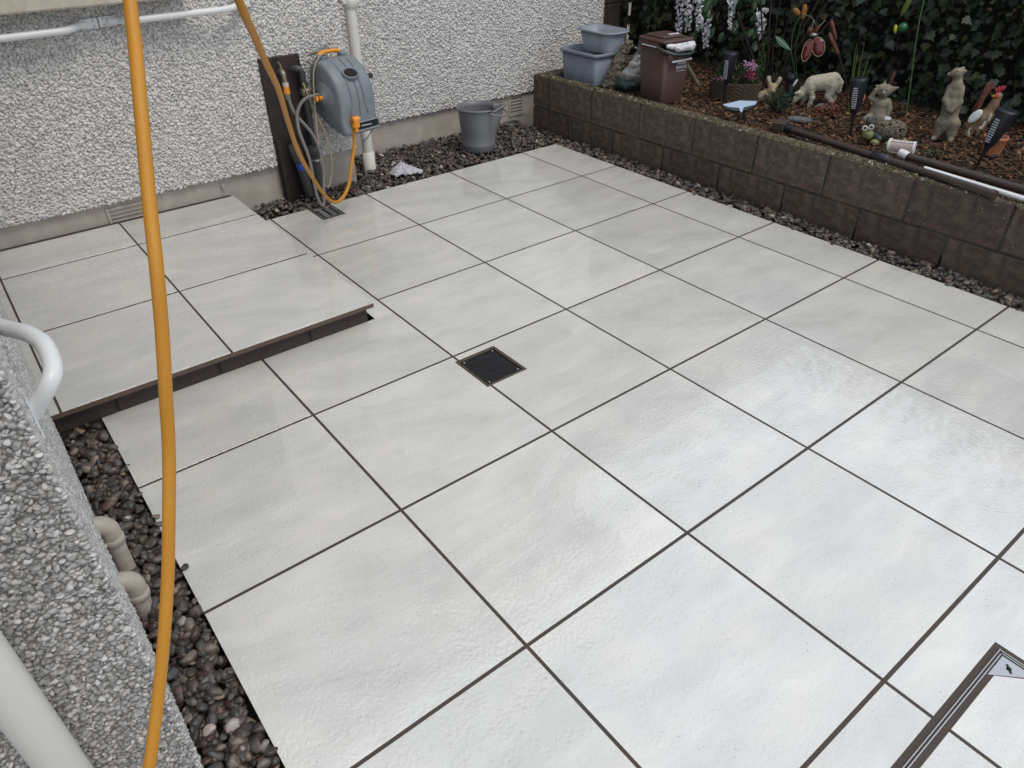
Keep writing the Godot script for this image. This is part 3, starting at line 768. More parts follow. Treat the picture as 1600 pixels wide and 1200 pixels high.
func make_rails():
	var end = func(parent, p, s):   # flattened, screwed end of a grab rail
		var fl = sub(parent, "end_plate", boxm(P(0, 0, 0), Vector3(0.075, 0.042, 0.004), 0.0015), M.white, p)
		for k in [[-0.018, 0.012], [0.018, 0.012], [-0.018, -0.012], [0.018, -0.012]]: sub(fl, "screw", lathem([Vector2(0.0035, 0), Vector2(0.003, 0.0015), Vector2(0, 0.002)], 8, Vector3.ZERO, Basis(Vector3.RIGHT, PI / 2)), M.dull_steel, P(k[0], k[1], 0.002))
	var a = thing("grab_rail", "white grab rail on the house wall, running out of the picture's left edge", "rail", W(0.10, 5.35, 1.70), 0.0, "white grab rails on the house wall")
	var L = 1.25
	sub(a, "tube", tubem(smooth_path([P(-0.035, 0.0, 0.006), P(-0.07, -0.002, 0.016), P(-0.12, -0.008, 0.05), P(-0.20, -0.01, 0.06), P(-0.6, -0.012, 0.06), P(-L + 0.2, -0.012, 0.06), P(-L + 0.12, -0.01, 0.05), P(-L + 0.06, -0.01, 0.008)], 6), 0.0155, 14), M.white)
	end.call(a, P(-0.02, 0, 0.004), 1); end.call(a, P(-L + 0.04, -0.01, 0.004), -1)
	var b = thing("grab_rail", "white grab rail on the house wall, ending near the yellow hose's rising side", "rail", W(0.20, 5.35, 1.705), 0.0, "white grab rails on the house wall")
	sub(b, "tube", tubem(smooth_path([P(0.0, 0, 0.006), P(0.045, -0.001, 0.016), P(0.085, -0.002, 0.05), P(0.15, 0, 0.06), P(0.40, 0.002, 0.06), P(0.54, 0.004, 0.06), P(0.60, 0.01, 0.045), P(0.63, 0.014, 0.008)], 6), 0.0155, 14), M.white)
	end.call(b, P(0.0, 0, 0.004), 1); end.call(b, P(0.65, 0.016, 0.004), -1)
	var at = W(-1.225, 0.79, 1.355)
	var c = thing("door_handrail", "thick white handrail bent down onto the pebbledashed corner", "rail", at)
	var q = []
	for p in [[-1.225, 0.775, 1.345], [-1.158, 0.76, 1.422], [-1.128, 0.795, 1.452], [-1.122, 0.893, 1.479], [-1.147, 0.992, 1.482], [-1.185, 1.10, 1.462], [-1.228, 1.22, 1.44]]: q.append(W(p[0], p[1], p[2]) - at)
	sub(c, "tube", tubem(smooth_path(q, 8), 0.0158, 18), M.white)
	for p in [[-1.224, 0.775, 1.345], [-1.224, 1.23, 1.44]]: sub(c, "end_plate", boxm(P(0, 0, 0), Vector3(0.006, 0.085, 0.05), 0.002), M.white, W(p[0], p[1], p[2]) - at)
func make_pipes():
	for k in [[1.47, 0.27, "taller beige waste pipe bending out of the pebbledash into gravel"], [1.205, 0.155, "shorter beige waste pipe bending out of the pebbledash into gravel"]]:
		var at = W(-1.185, k[0], -0.06)
		var t = thing("waste_pipe", k[2], "pipe", at, 0.0, "waste pipes by the pebbledashed wall")
		var h = (k[1] + 0.06) * U
		sub(t, "pipe", tubem([P(0, 0, 0), P(0, h - 0.04, 0)], 0.0225, 18), M.pipe)
		var e = []
		for i in 9:
			var a = PI / 2 * i / 8; e.append(P(-0.034 + 0.034 * cos(a), h - 0.012 + 0.034 * sin(a), 0))
		sub(t, "elbow", tubem([P(0, h - 0.046, 0)] + e + [P(-0.036, h + 0.022, 0)], 0.0262, 18), M.pipe)
		sub(t, "collar", tubem([P(0, h - 0.054, 0), P(0, h - 0.052, 0), P(0, h - 0.034, 0), P(0, h - 0.032, 0)], [0.0262, 0.0285, 0.0285, 0.0262], 18), M.pipe)
	var at = W(-1.535, 0.285, -0.15)
	var d = thing("corner_downpipe", "cream downpipe on the pebbledashed corner at the picture's bottom left", "pipe", at)
	sub(d, "pipe", tubem([P(0, 0, 0), P(0, 2.85, 0)], 0.036, 24), M.downpipe)
	sub(d, "bracket", boxm(P(0, 2.0, -0.018), Vector3(0.1, 0.03, 0.04), 0.003), M.downpipe)
	at = W(2.385, 5.60, -0.08)
	d = thing("rainwater_downpipe", "cream rainwater downpipe in the house recess behind the hose reel", "pipe", at)
	var run = [P(0, 0, 0), P(0, 0.95, 0), P(0.01, 1.3, 0), P(0.012, 4.8, 0)]
	sub(d, "pipe", tubem(run, 0.034, 20), M.downpipe)
	sub(d, "collar", tubem([P(0.0, 0, 0), P(0.0, 0.165, 0), P(0, 0.168, 0)], [0.0395, 0.0395, 0.035], 20), M.downpipe)
	var cl = sub(d, "collar", tubem([P(0.005, 0.995, 0), P(0.005, 1.0, 0), P(0.006, 1.055, 0), P(0.006, 1.06, 0)], [0.035, 0.043, 0.043, 0.036], 20), M.downpipe)
	sub(d, "bracket", boxm(P(0.005, 1.03, -0.06), Vector3(0.11, 0.022, 0.16), 0.003), M.downpipe)
	sub(d, "wire_clip", tubem([P(-0.02, 0.40, 0.045), P(0.02, 0.345, 0.05), P(0.045, 0.31, 0.02), P(-0.01, 0.27, 0.042), P(-0.04, 0.245, 0.03)], 0.0022, 6), M.black)
func make_reel():
	var at = W(1.915, 5.36, 0.62)
	var r = thing("hose_reel", "grey wall mounted hose reel with round opening and orange fittings", "hose reel", at, deg_to_rad(9))
	r.scale = Vector3(1.18, 0.97, 1.05)
	# side profile (depth from the wall, height), widest in the middle
	var prof = [Vector2(0.03, 0.10), Vector2(0.10, 0.055), Vector2(0.19, 0.018), Vector2(0.262, 0.0), Vector2(0.285, 0.012), Vector2(0.288, 0.045), Vector2(0.278, 0.075), Vector2(0.276, 0.105), Vector2(0.282, 0.17), Vector2(0.274, 0.235), Vector2(0.25, 0.30), Vector2(0.205, 0.355), Vector2(0.15, 0.388), Vector2(0.09, 0.392), Vector2(0.045, 0.365), Vector2(0.025, 0.30), Vector2(0.02, 0.20)]
	var ctr = Vector2(0.15, 0.2)
	var st = ST()
	var secs = [[-0.102, 0.86], [-0.0995, 0.93], [-0.093, 0.975], [-0.083, 1.0], [0.083, 1.0], [0.093, 0.975], [0.0995, 0.93], [0.102, 0.86]]
	var n = prof.size()
	var pt = func(i, k):
		var q = ctr + (prof[k % n] - ctr) * secs[i][1]; return Vector3(secs[i][0], q.y, q.x)
	for i in secs.size() - 1:
		for k in n: quad(st, pt.call(i, k), pt.call(i + 1, k), pt.call(i + 1, k + 1), pt.call(i, k + 1))
	for k in n:
		tri(st, Vector3(-0.102, ctr.y, ctr.x), pt.call(0, k), pt.call(0, k + 1)); tri(st, Vector3(0.102, ctr.y, ctr.x), pt.call(7, k + 1), pt.call(7, k))
	var cas = sub(r, "casing", done(st), M.reel)
	# raised band down the front, round opening, slot, side boss
	var seam = ST(); var band = ST()
	for s in [-1, 1]: tube(band, [P(s * 0.045, 0.388, 0.15), P(s * 0.042, 0.357, 0.205), P(s * 0.036, 0.302, 0.251), P(s * 0.034, 0.237, 0.2755), P(s * 0.036, 0.17, 0.2825), P(s * 0.05, 0.11, 0.277)], 0.004, 8)
	sub(cas, "rib", done(band), M.reel)
	tube(seam, [P(0.003, 0.389, 0.152), P(0.003, 0.356, 0.2062), P(0.003, 0.301, 0.2512), P(0.003, 0.236, 0.2752), P(0.003, 0.17, 0.2826), P(0.003, 0.105, 0.2768)], 0.0016, 6)
	sub(cas, "seam", done(seam), M.reel_dark)
	var tilt = Basis(Vector3.RIGHT, deg_to_rad(40)) * Basis.from_scale(Vector3(1.0, 1, 0.82))
	sub(cas, "opening_rim", lathem([Vector2(0.043, -0.012), Vector2(0.046, 0.006), Vector2(0.043, 0.010), Vector2(0.036, 0.007), Vector2(0.034, 0.0)], 28, P(0.002, 0.325, 0.237), tilt), M.reel)
	sub(cas, "opening", lathem([Vector2(0.0345, 0.0035), Vector2(0.034, 0.004), Vector2(0, 0.003)], 28, P(0.002, 0.325, 0.237), tilt), M.void)
	var sl = sub(r, "hose_slot", boxm(P(0.035, 0.046, 0.2865), Vector3(0.118, 0.034, 0.008), 0.003), M.void)
	var lip = ST(); box(lip, P(0.035, 0.023, 0.291), Vector3(0.132, 0.01, 0.012), 0.004); box(lip, P(0.035, 0.069, 0.289), Vector3(0.132, 0.008, 0.01), 0.003); box(lip, P(0.098, 0.046, 0.290), Vector3(0.008, 0.037, 0.01), 0.003)
	sub(sl, "slot_lip", done(lip), M.reel)
	sub(sl, "guide_roller", tubem([P(-0.01, 0.05, 0.291), P(0.05, 0.045, 0.291)], 0.005, 10), M.steel)
	var g = ST(); box(g, P(-0.046, 0.075, 0.302), Vector3(0.036, 0.052, 0.034), 0.008); tube(g, [P(-0.064, 0.095, 0.302), P(-0.028, 0.095, 0.302)], 0.0185, 16)
	sub(r, "hose_guide", done(g), M.orange)
	sub(r, "guide_ferrule", tubem([P(-0.046, 0.05, 0.302), P(-0.046, 0.03, 0.302)], 0.012, 12), M.orange)
	for s in [-1, 1]:
		sub(r, "side_boss", lathem([Vector2(0.085, 0.0), Vector2(0.083, 0.005), Vector2(0.06, 0.006), Vector2(0.056, 0.011), Vector2(0.03, 0.012), Vector2(0.027, 0.018), Vector2(0, 0.018)], 28, P(s * 0.1, 0.2, 0.14), Basis(Vector3.FORWARD, s * PI / 2)), M.reel)
	var cn = sub(r, "inlet_connector", tubem([P(-0.115, 0.205, 0.15), P(-0.128, 0.205, 0.15), P(-0.132, 0.205, 0.15), P(-0.156, 0.205, 0.15)], [0.011, 0.011, 0.0155, 0.0155], 14), M.orange)
	sub(cn, "grip", tubem([P(-0.139, 0.205, 0.15), P(-0.145, 0.205, 0.15)], 0.0165, 14), M.black)
	sub(r, "crank_axle", tubem([P(0.1, 0.27, 0.17), P(0.125, 0.272, 0.17)], [0.018, 0.016], 14), M.orange)
	sub(r, "crank_knob", tubem([P(0.125, 0.272, 0.17), P(0.132, 0.272, 0.17), P(0.165, 0.272, 0.17)], [0.013, 0.0155, 0.0145], 14), M.black)
	sub(r, "bracket", boxm(P(0, 0.25, 0.014), Vector3(0.1, 0.22, 0.032), 0.004), M.reel_dark)
	var hd = ST(); tube(hd, smooth_path([P(-0.06, 0.375, 0.075), P(-0.055, 0.412, 0.075), P(0, 0.42, 0.075), P(0.05, 0.412, 0.075), P(0.056, 0.375, 0.075)], 6), 0.011, 12)
	sub(r, "carry_handle", done(hd), M.orange)
	var ear = ST(); box(ear, P(-0.06, 0.395, 0.095), Vector3(0.035, 0.035, 0.05), 0.008); box(ear, P(0.06, 0.395, 0.095), Vector3(0.035, 0.035, 0.05), 0.008)
	sub(r, "handle_mount", done(ear), M.reel)
	var kn = ST(); tube(kn, smooth_path([P(-0.08, 0.41, 0.03), P(-0.03, 0.43, 0.04), P(0.02, 0.432, 0.035), P(0.0, 0.425, 0.05), P(-0.05, 0.42, 0.045), P(-0.08, 0.41, 0.03)], 6), 0.008, 8)
	sub(r, "tied_cord", done(kn), M.grey_hose)
func make_taps():
	var at = W(1.31, 5.365, -0.05)
	var b = thing("dark_board", "dark stained upright board carrying the taps beside the hose reel", "board", at)
	sub(b, "plank", boxm(P(0.115, 0.405, 0.003), Vector3(0.232, 0.81, 0.022), 0.003), M.board)
	sub(b, "cleat", boxm(P(0.02, 0.2, 0.022), Vector3(0.03, 0.36, 0.014), 0.003), M.board)
	# tap and hose connector
	at = W(1.48, 5.31, 0.957)
	var t = thing("garden_tap", "dull brass tap with white and orange hose connector on the dark board", "tap", at)
	var s = ST(); tube(s, smooth_path([P(0.0, 0.125, -0.022), P(0, 0.13, 0.01), P(0, 0.115, 0.032), P(0, 0.075, 0.036)], 5), [0.014, 0.014, 0.014, 0.014, 0.014, 0.015, 0.015, 0.015, 0.015, 0.015, 0.013, 0.013, 0.013, 0.013, 0.013, 0.013], 12)
	sub(t, "spout", done(s), M.brass)
	sub(t, "lever", tubem([P(0, 0.13, 0.01), P(0, 0.165, 0.01), P(-0.012, 0.18, 0.012)], [0.008, 0.006, 0.004], 8), M.brass)
	sub(t, "collar", tubem([P(0, 0.078, 0.036), P(0, 0.058, 0.036)], 0.0165, 14), M.pale)
	sub(t, "connector", tubem([P(0, 0.058, 0.036), P(0, 0.02, 0.036)], [0.0165, 0.0175], 14), M.orange)
	sub(t, "cuff", tubem([P(0, 0.02, 0.036), P(0, -0.01, 0.036)], [0.0165, 0.014], 14), M.grey_hose)
	at = W(1.64, 5.31, -0.05)
	var p = thing("supply_pipe", "dark grey elbowed pipe on the board's house-corner side", "pipe", at)
	sub(p, "pipe", tubem(smooth_path([P(-0.03, 0.735, -0.02), P(-0.015, 0.745, 0.01), P(0.01, 0.73, 0.025), P(0.012, 0.68, 0.025), P(0.012, 0.3, 0.025), P(0.02, 0.02, 0.025)], 6), 0.0175, 14), M.dark_pipe)
	sub(p, "clip", tubem([P(0.012, 0.5, 0.025), P(0.012, 0.525, 0.025)], 0.021, 14), M.dark_pipe)
	sub(p, "valve", boxm(P(0.012, 0.62, 0.028), Vector3(0.05, 0.04, 0.05), 0.008), M.brass)
	at = W(1.47, 5.29, 0.03)
	p = thing("hose_gun", "fat grey and blue sprayer tube hanging low on the dark board", "sprayer", at)
	sub(p, "barrel", tubem([P(0.03, 0.0, 0.03), P(0.012, 0.16, 0.03), P(0.005, 0.21, 0.03)], [0.026, 0.029, 0.031], 16), M.dark_pipe)
	sub(p, "cap", tubem([P(0.003, 0.215, 0.03), P(-0.012, 0.30, 0.03), P(-0.014, 0.31, 0.03)], [0.034, 0.034, 0.028], 16), M.dark_pipe)
	sub(p, "blue_band", tubem([P(0.010, 0.165, 0.034), P(0.0055, 0.205, 0.034)], 0.0305, 16), M.blue)
	at = W(1.66, 5.28, 0.25)
	p = thing("grey_trap", "dark plastic trap pipe standing on the gravel in front of the board", "pipe", W(1.64, 5.25, -0.05))
	sub(p, "pipe", tubem([P(0.0, 0.0, 0.02), P(-0.005, 0.28, 0.02)], 0.033, 18), M.dark_pipe)
	sub(p, "collar", tubem([P(-0.005, 0.28, 0.02), P(-0.005, 0.285, 0.02), P(-0.006, 0.325, 0.02), P(-0.006, 0.33, 0.02)], [0.034, 0.041, 0.041, 0.034], 18), M.dark_pipe)
	sub(p, "steel_clip", tubem([P(-0.005, 0.25, 0.02), P(-0.005, 0.262, 0.02)], 0.0345, 18), M.steel)
	# grey hose from the tap down to the grate and up to the reel
	var o = W(1.48, 5.0, 0)
	var q = []
	for k in [[1.482, 5.25, 0.95], [1.50, 5.2, 0.82], [1.60, 5.1, 0.62], [1.62, 5.04, 0.38], [1.555, 4.97, 0.15], [1.515, 4.93, 0.035], [1.49, 4.935, 0.035], [1.475, 4.97, 0.15], [1.49, 5.03, 0.45], [1.47, 5.1, 0.68], [1.50, 5.15, 0.83], [1.58, 5.15, 0.935], [1.70, 5.13, 0.966], [1.752, 5.128, 0.960]]: q.append(W(k[0], k[1], k[2]) - o)
	var gh = thing("grey_hose", "grey hose looping from the tap to the ground and up to the reel", "hose", o)
	sub(gh, "tube", tubem(smooth_path(q, 8), 0.0095, 12), M.grey_hose)
	o = W(1.7, 5.05, 0.1); q = []
	for k in [[1.90, 5.2, 1.265], [1.80, 5.12, 1.29], [1.71, 5.12, 1.17], [1.67, 5.12, 0.9], [1.63, 5.08, 0.6], [1.60, 5.03, 0.3], [1.60, 5.02, 0.18], [1.65, 5.04, 0.16], [1.72, 5.06, 0.35], [1.72, 5.1, 0.6], [1.68, 5.15, 0.8], [1.65, 5.22, 1.0], [1.65, 5.28, 1.1]]: q.append(W(k[0], k[1], k[2]) - o)
	var th = thing("thin_tube", "thin straw coloured tube hanging in a loop beside the hose reel", "tube", o)
	sub(th, "tube", tubem(smooth_path(q, 7), 0.0045, 8), M.thin_hose)
func make_hose():
	var o = W(1.9, 4.9, 0.6); var q = []
	for k in [[1.890, 4.865, 0.716], [1.886, 4.860, 0.666], [1.878, 4.850, 0.553], [1.806, 4.800, 0.416], [1.708, 4.730, 0.240], [1.592, 4.660, 0.159], [1.463, 4.560, 0.178], [1.324, 4.420, 0.319], [1.136, 4.150, 0.578], [0.836, 3.600, 0.984], [0.584, 3.050, 1.368], [0.351, 2.500, 1.690], [0.143, 2.050, 1.920], [-0.037, 1.650, 2.126], [-0.152, 1.400, 2.259], [-0.380, 1.100, 2.850], [-0.520, 0.900, 2.950], [-0.688, 0.591, 2.385], [-0.759, 0.436, 2.216], [-0.822, 0.328, 2.041], [-0.870, 0.239, 1.902], [-0.907, 0.204, 1.766], [-0.944, 0.177, 1.636], [-0.987, 0.157, 1.476], [-1.042, 0.110, 1.332], [-1.095, 0.070, 1.195], [-1.161, 0.019, 1.050], [-1.233, -0.029, 0.901], [-1.310, -0.083, 0.759], [-1.401, -0.132, 0.592], [-1.493, -0.193, 0.445], [-1.58, -0.26, 0.25], [-1.66, -0.36, 0.02], [-1.72, -0.5, -0.12], [-1.75, -0.9, -0.148], [-1.75, -1.4, -0.148]]: q.append(W(k[0], k[1], k[2]) - o)
	var h = thing("yellow_hose", "long yellow garden hose sweeping from the reel past the camera", "hose", o)
	sub(h, "tube", tubem(smooth_path(q, 10), 0.0095, 14), M.hose)
func make_bucket():
	var at = W(3.69, 5.40, 0.01)
	var b = thing("bucket", "grey plastic bucket with pouring lip standing on the gravel", "bucket", at, facing(at))
	var R = func(a, y):   # radius at angle a (0 = towards the lip on the right of the view)
		var r = lerpf(0.112, 0.138, y / 0.285)
		var d = wrapf(a + 0.15, -PI, PI)
		return r + (0.045 * exp(-d * d / 0.045) - 0.014 * exp(-pow(abs(d) - 0.55, 2) / 0.03)) * smoothstep(0.05, 0.285, y)
	var H = func(a):
		var d = wrapf(a + 0.15, -PI, PI); return 0.285 - 0.018 * exp(-pow(abs(d) - 0.5, 2) / 0.05) + 0.012 * exp(-d * d / 0.05)
	var st = ST(); var seg = 56
	var ys = [0.0, 0.012, 0.045, 0.048, 0.052, 0.12, 0.2, 0.26, 0.285]
	var pt = func(s, k, inn):
		var a = TAU * s / seg; var y = ys[k] / 0.285 * H.call(a); var r = R.call(a, ys[k]) - inn
		if k == 0: r -= 0.004
		if k >= 4 and inn == 0.0: r -= 0.003
		return Vector3(cos(a) * r, y, -sin(a) * r)
	for s in seg:
		for k in ys.size() - 1:
			quad(st, pt.call(s, k, 0.0), pt.call(s + 1, k, 0.0), pt.call(s + 1, k + 1, 0.0), pt.call(s, k + 1, 0.0))
			if k > 0: quad(st, pt.call(s + 1, k, 0.006), pt.call(s, k, 0.006), pt.call(s, k + 1, 0.006), pt.call(s + 1, k + 1, 0.006))
		var e = ys.size() - 1
		quad(st, pt.call(s, e, 0.0), pt.call(s + 1, e, 0.0), pt.call(s + 1, e, 0.006), pt.call(s, e, 0.006))
		tri(st, Vector3(0, 0.012, 0), pt.call(s, 1, 0.006), pt.call(s + 1, 1, 0.006)); tri(st, Vector3.ZERO, pt.call(s + 1, 0, 0.0), pt.call(s, 0, 0.0))
	sub(b, "shell", done(st), M.bucket)
	var rim = []
	for s in seg + 1:
		var a = TAU * s / seg; var r = R.call(a, 0.285) + 0.003; rim.append(Vector3(cos(a) * r, H.call(a) - 0.002, -sin(a) * r))
	sub(b, "rim", tubem(rim, 0.0075, 8, false), M.bucket)
	var hd = []
	for k in 13:
		var a = -0.15 + PI * 0.0 + lerpf(-0.85, 0.85, k / 12.0); var r = 0.152 + 0.05 * (1.0 - pow(abs(k - 6) / 6.0, 2)); hd.append(Vector3(cos(a) * r, 0.268 - 0.03 * (1.0 - pow(abs(k - 6) / 6.0, 2)), -sin(a) * r))
	sub(b, "handle", tubem(hd, 0.0065, 8), M.bucket)
func make_rag():
	var at = W(2.56, 5.22, 0.0)
	var r = thing("rag", "crumpled pale lilac rag lying on the gravel", "cloth", at, facing(at))
	var n = FastNoiseLite.new(); n.seed = 4; n.frequency = 22.0; n.fractal_type = FastNoiseLite.FRACTAL_RIDGED; n.fractal_octaves = 2
	var N = 26
	var f = func(i, j, low):
		var u = i / float(N) * 2 - 1; var v = j / float(N) * 2 - 1
		var d = Vector2(u, v); var l = max(abs(u), abs(v)); var e = d.normalized() * l if d.length() > 0 else d
		var rim = 1.0 + 0.25 * sin(atan2(v, u) * 3.0 + 0.8) + 0.12 * sin(atan2(v, u) * 7.0)
		var p = Vector2(e.x * 0.075, e.y * 0.06) * rim
		if u > 0.55: p.x += (u - 0.55) * 0.07
		var y = pow(1 - l, 0.6) * 0.035 + (n.get_noise_2d(p.x * 1.3, p.y) * 0.5 + 0.5) * 0.055 * (1 - l * 0.6) + 0.012
		return Vector3(p.x, y - (0.004 if low else 0.0), p.y)
	var st = ST()
	for i in N:
		for j in N:
			quad(st, f.call(i, j, false), f.call(i, j + 1, false), f.call(i + 1, j + 1, false), f.call(i + 1, j, false))
			quad(st, f.call(i, j, true), f.call(i + 1, j, true), f.call(i + 1, j + 1, true), f.call(i, j + 1, true))
	sub(r, "cloth", done(st), M.rag)

# ---------------------------------------------------------------- things in the raised bed
const BZ = 0.55
func spot(called, label, category, x, y, z = BZ, turn = 0.0, group = ""):
	var at = W(x, y, z)
	return thing(called, label, category, at, facing(at) + turn, group)
func tub(st, w, d, h, taper, r, wall, floor_y):   # open rounded tub: outer, inner and bottom faces
	var ring = func(ww, dd, rr, y):
		var o = []
		for c in [[1, 1, 0.0], [-1, 1, 1.0], [-1, -1, 2.0], [1, -1, 3.0]]:
			for i in 6:
				var a = (c[2] + i / 5.0) * PI / 2
				o.append(Vector3(c[0] * (ww / 2 - rr) + cos(a) * rr, y, -(c[1] * (dd / 2 - rr) + sin(a) * rr)))
		return o
	var rows = [ring.call(w - taper, d - taper, r * 0.8, 0.0), ring.call(w - taper * 0.98, d - taper * 0.98, r * 0.85, 0.006), ring.call(w, d, r, h), ring.call(w - wall * 2, d - wall * 2, max(r - wall, 0.004), h), ring.call(w - taper - wall * 2, d - taper - wall * 2, max(r * 0.8 - wall, 0.004), floor_y)]
	st.set_smooth_group(0)
	for k in rows.size() - 1:
		var n = rows[k].size()
		for i in n: quad(st, rows[k][i], rows[k][(i + 1) % n], rows[k + 1][(i + 1) % n], rows[k + 1][i])
	st.set_smooth_group(-1)
	for i in 24:
		tri(st, Vector3.ZERO, rows[0][(i + 1) % 24], rows[0][i]); tri(st, Vector3(0, floor_y, 0), rows[4][i], rows[4][(i + 1) % 24])
	return ring
func loop_path(w, d, r, y) -> Array:
	var o = []
	for c in [[1, 1, 0.0], [-1, 1, 1.0], [-1, -1, 2.0], [1, -1, 3.0]]:
		for i in 6:
			var a = (c[2] + i / 5.0) * PI / 2
			o.append(Vector3(c[0] * (w / 2 - r) + cos(a) * r, y, -(c[1] * (d / 2 - r) + sin(a) * r)))
	o.append(o[0]); o.append(o[1])
	return o
func make_boxes():
	var at = W(5.23, 5.25, 0.56)
	var b = thing("storage_box", "grey plastic storage box under a washing up basin by the house", "box", at, facing(at) + deg_to_rad(43))
	var st = ST(); tub(st, 0.235, 0.375, 0.20, 0.03, 0.03, 0.004, 0.012)
	sub(b, "shell", done(st), M.box_grey)
	sub(b, "rim", tubem(loop_path(0.245, 0.385, 0.035, 0.195), 0.009, 8, false, 1.5), M.box_grey)
	sub(b, "handle_gap", boxm(P(0.02, 0.172, 0.1815), Vector3(0.05, 0.016, 0.004), 0.001), M.void)
	at = W(5.34, 5.16, 0.56) + Vector3(0, 0.2, 0)
	var c = thing("washing_up_basin", "grey washing up basin stacked on the storage box", "basin", at, facing(at) + deg_to_rad(43))
	st = ST(); tub(st, 0.215, 0.345, 0.132, 0.05, 0.08, 0.004, 0.008)
	sub(c, "shell", done(st), M.basin)
	sub(c, "rim", tubem(loop_path(0.233, 0.363, 0.088, 0.13), 0.008, 8, false), M.basin)
	# food waste caddy
	at = W(5.225, 4.10, 0.555)
	var d = thing("food_waste_caddy", "brown food waste caddy with white liner spilling from its lid", "bin", at, facing(at) + deg_to_rad(42))
	d.scale = Vector3(1.14, 1.05, 1.14)
	st = ST(); tub(st, 0.205, 0.235, 0.315, 0.045, 0.025, 0.004, 0.012)
	sub(d, "shell", done(st), M.caddy)
	var lid = ST(); box(lid, P(0, 0.352, -0.005), Vector3(0.215, 0.022, 0.225), 0.009); box(lid, P(0, 0.334, -0.03), Vector3(0.214, 0.028, 0.175), 0.006); box(lid, P(0, 0.368, -0.02), Vector3(0.15, 0.016, 0.15), 0.007)
	sub(d, "lid", done(lid), M.caddy)
	sub(d, "lid_mark", boxm(P(0.03, 0.3768, 0.02), Vector3(0.07, 0.002, 0.022), 0.0005), M.liner)
	sub(d, "liner", body([[P(-0.085, 0.335, 0.112), P(-0.02, 0.325, 0.125), 0.012, 0.019], [P(-0.02, 0.322, 0.125), P(0.07, 0.322, 0.124), 0.022, 0.023], [P(0.07, 0.322, 0.124), P(0.106, 0.33, 0.10), 0.022, 0.012]], 0.005, 0.015, 0.006, 50.0), M.liner)
	sub(d, "handle", tubem(smooth_path([P(-0.112, 0.325, 0.06), P(-0.108, 0.312, 0.10), P(-0.06, 0.292, 0.142), P(0, 0.286, 0.15), P(0.06, 0.288, 0.148), P(0.106, 0.3, 0.105), P(0.112, 0.32, 0.03)], 5), 0.0095, 10), M.bag_green)
	sub(d, "liner_hem", boxm(P(0.01, 0.264, 0.1165), Vector3(0.14, 0.010, 0.006), 0.002), M.liner, Vector3.ZERO, Vector3(0.09, 0, 0.03))
	sub(d, "liner_hem", boxm(P(-0.1055, 0.32, -0.02), Vector3(0.007, 0.007, 0.13), 0.002), M.liner)
	var y = 0.232
	for w in ["FOOD", "WASTE"]:
		var tm = TextMesh.new(); tm.text = w; tm.font_size = 24; tm.pixel_size = 0.001; tm.depth = 0.0012
		var f = SystemFont.new(); f.font_names = PackedStringArray(["Droid Sans"]); f.font_weight = 700; tm.font = f
		sub(d, "lettering", tm, M.liner, P(0.028, y, 0.0955 + y * 0.071 + 0.0012), Vector3(-0.0712, 0, 0)); y -= 0.024
	sub(d, "lettering_rule", boxm(P(0.028, 0.187, 0.1098), Vector3(0.062, 0.003, 0.001), 0.0), M.liner)
	# compost sack slumped between them
	var s = spot("compost_bag", "crumpled green and white compost bag between box and caddy", "bag", 5.25, 4.60)
	sub(s, "bag", body([[P(-0.05, 0.045, 0), P(0.12, 0.05, 0.0), 0.05, 0.055], [P(0.0, 0.09, -0.02), P(0.11, 0.12, -0.03), 0.05, 0.05]], 0.007, 0.04, 0.012, 16.0), M.bag_green)
	sub(s, "printed_panel", body([[P(-0.02, 0.10, 0.012), P(0.12, 0.105, 0.012), 0.045, 0.05], [P(0.02, 0.15, 0.0), P(0.10, 0.19, -0.01), 0.042, 0.035], [P(0.03, 0.2, 0.0), P(0.05, 0.225, 0.0), 0.02, 0.008]], 0.006, 0.03, 0.012, 20.0), M.bag_white)
	sub(s, "neck", body([[P(0.05, 0.22, -0.03), P(0.09, 0.29, -0.04), 0.035, 0.042], [P(0.09, 0.29, -0.04), P(0.16, 0.315, -0.04), 0.04, 0.03]], 0.006, 0.03, 0.010, 20.0), M.stone_grey)
	s = spot("hessian_sack", "folded tan sack leaning against the grey storage box", "bag", 5.23, 4.80)
	sub(s, "sack", body([[P(-0.06, 0.02, 0.02), P(-0.01, 0.15, -0.01), 0.026, 0.03], [P(-0.01, 0.02, 0.02), P(0.03, 0.16, -0.02), 0.03, 0.034], [P(0.01, 0.17, -0.02), P(0.07, 0.27, -0.06), 0.034, 0.03]], 0.005, 0.02, 0.014, 26.0), M.sack)
	# handle of a tool standing behind the caddy
	s = thing("tool_handle", "slanting teal handled tool propped behind the caddy", "tool", W(5.95, 4.15, 0.55))
	sub(s, "shaft", tubem([P(0, 0, 0), W(6.42, 5.05, 0.915) - W(5.95, 4.15, 0.55)], 0.012, 12), M.sack)
	sub(s, "grip", tubem([W(6.30, 4.82, 0.822) - W(5.95, 4.15, 0.55), W(6.46, 5.13, 0.947) - W(5.95, 4.15, 0.55)], 0.0145, 12), M.teal)
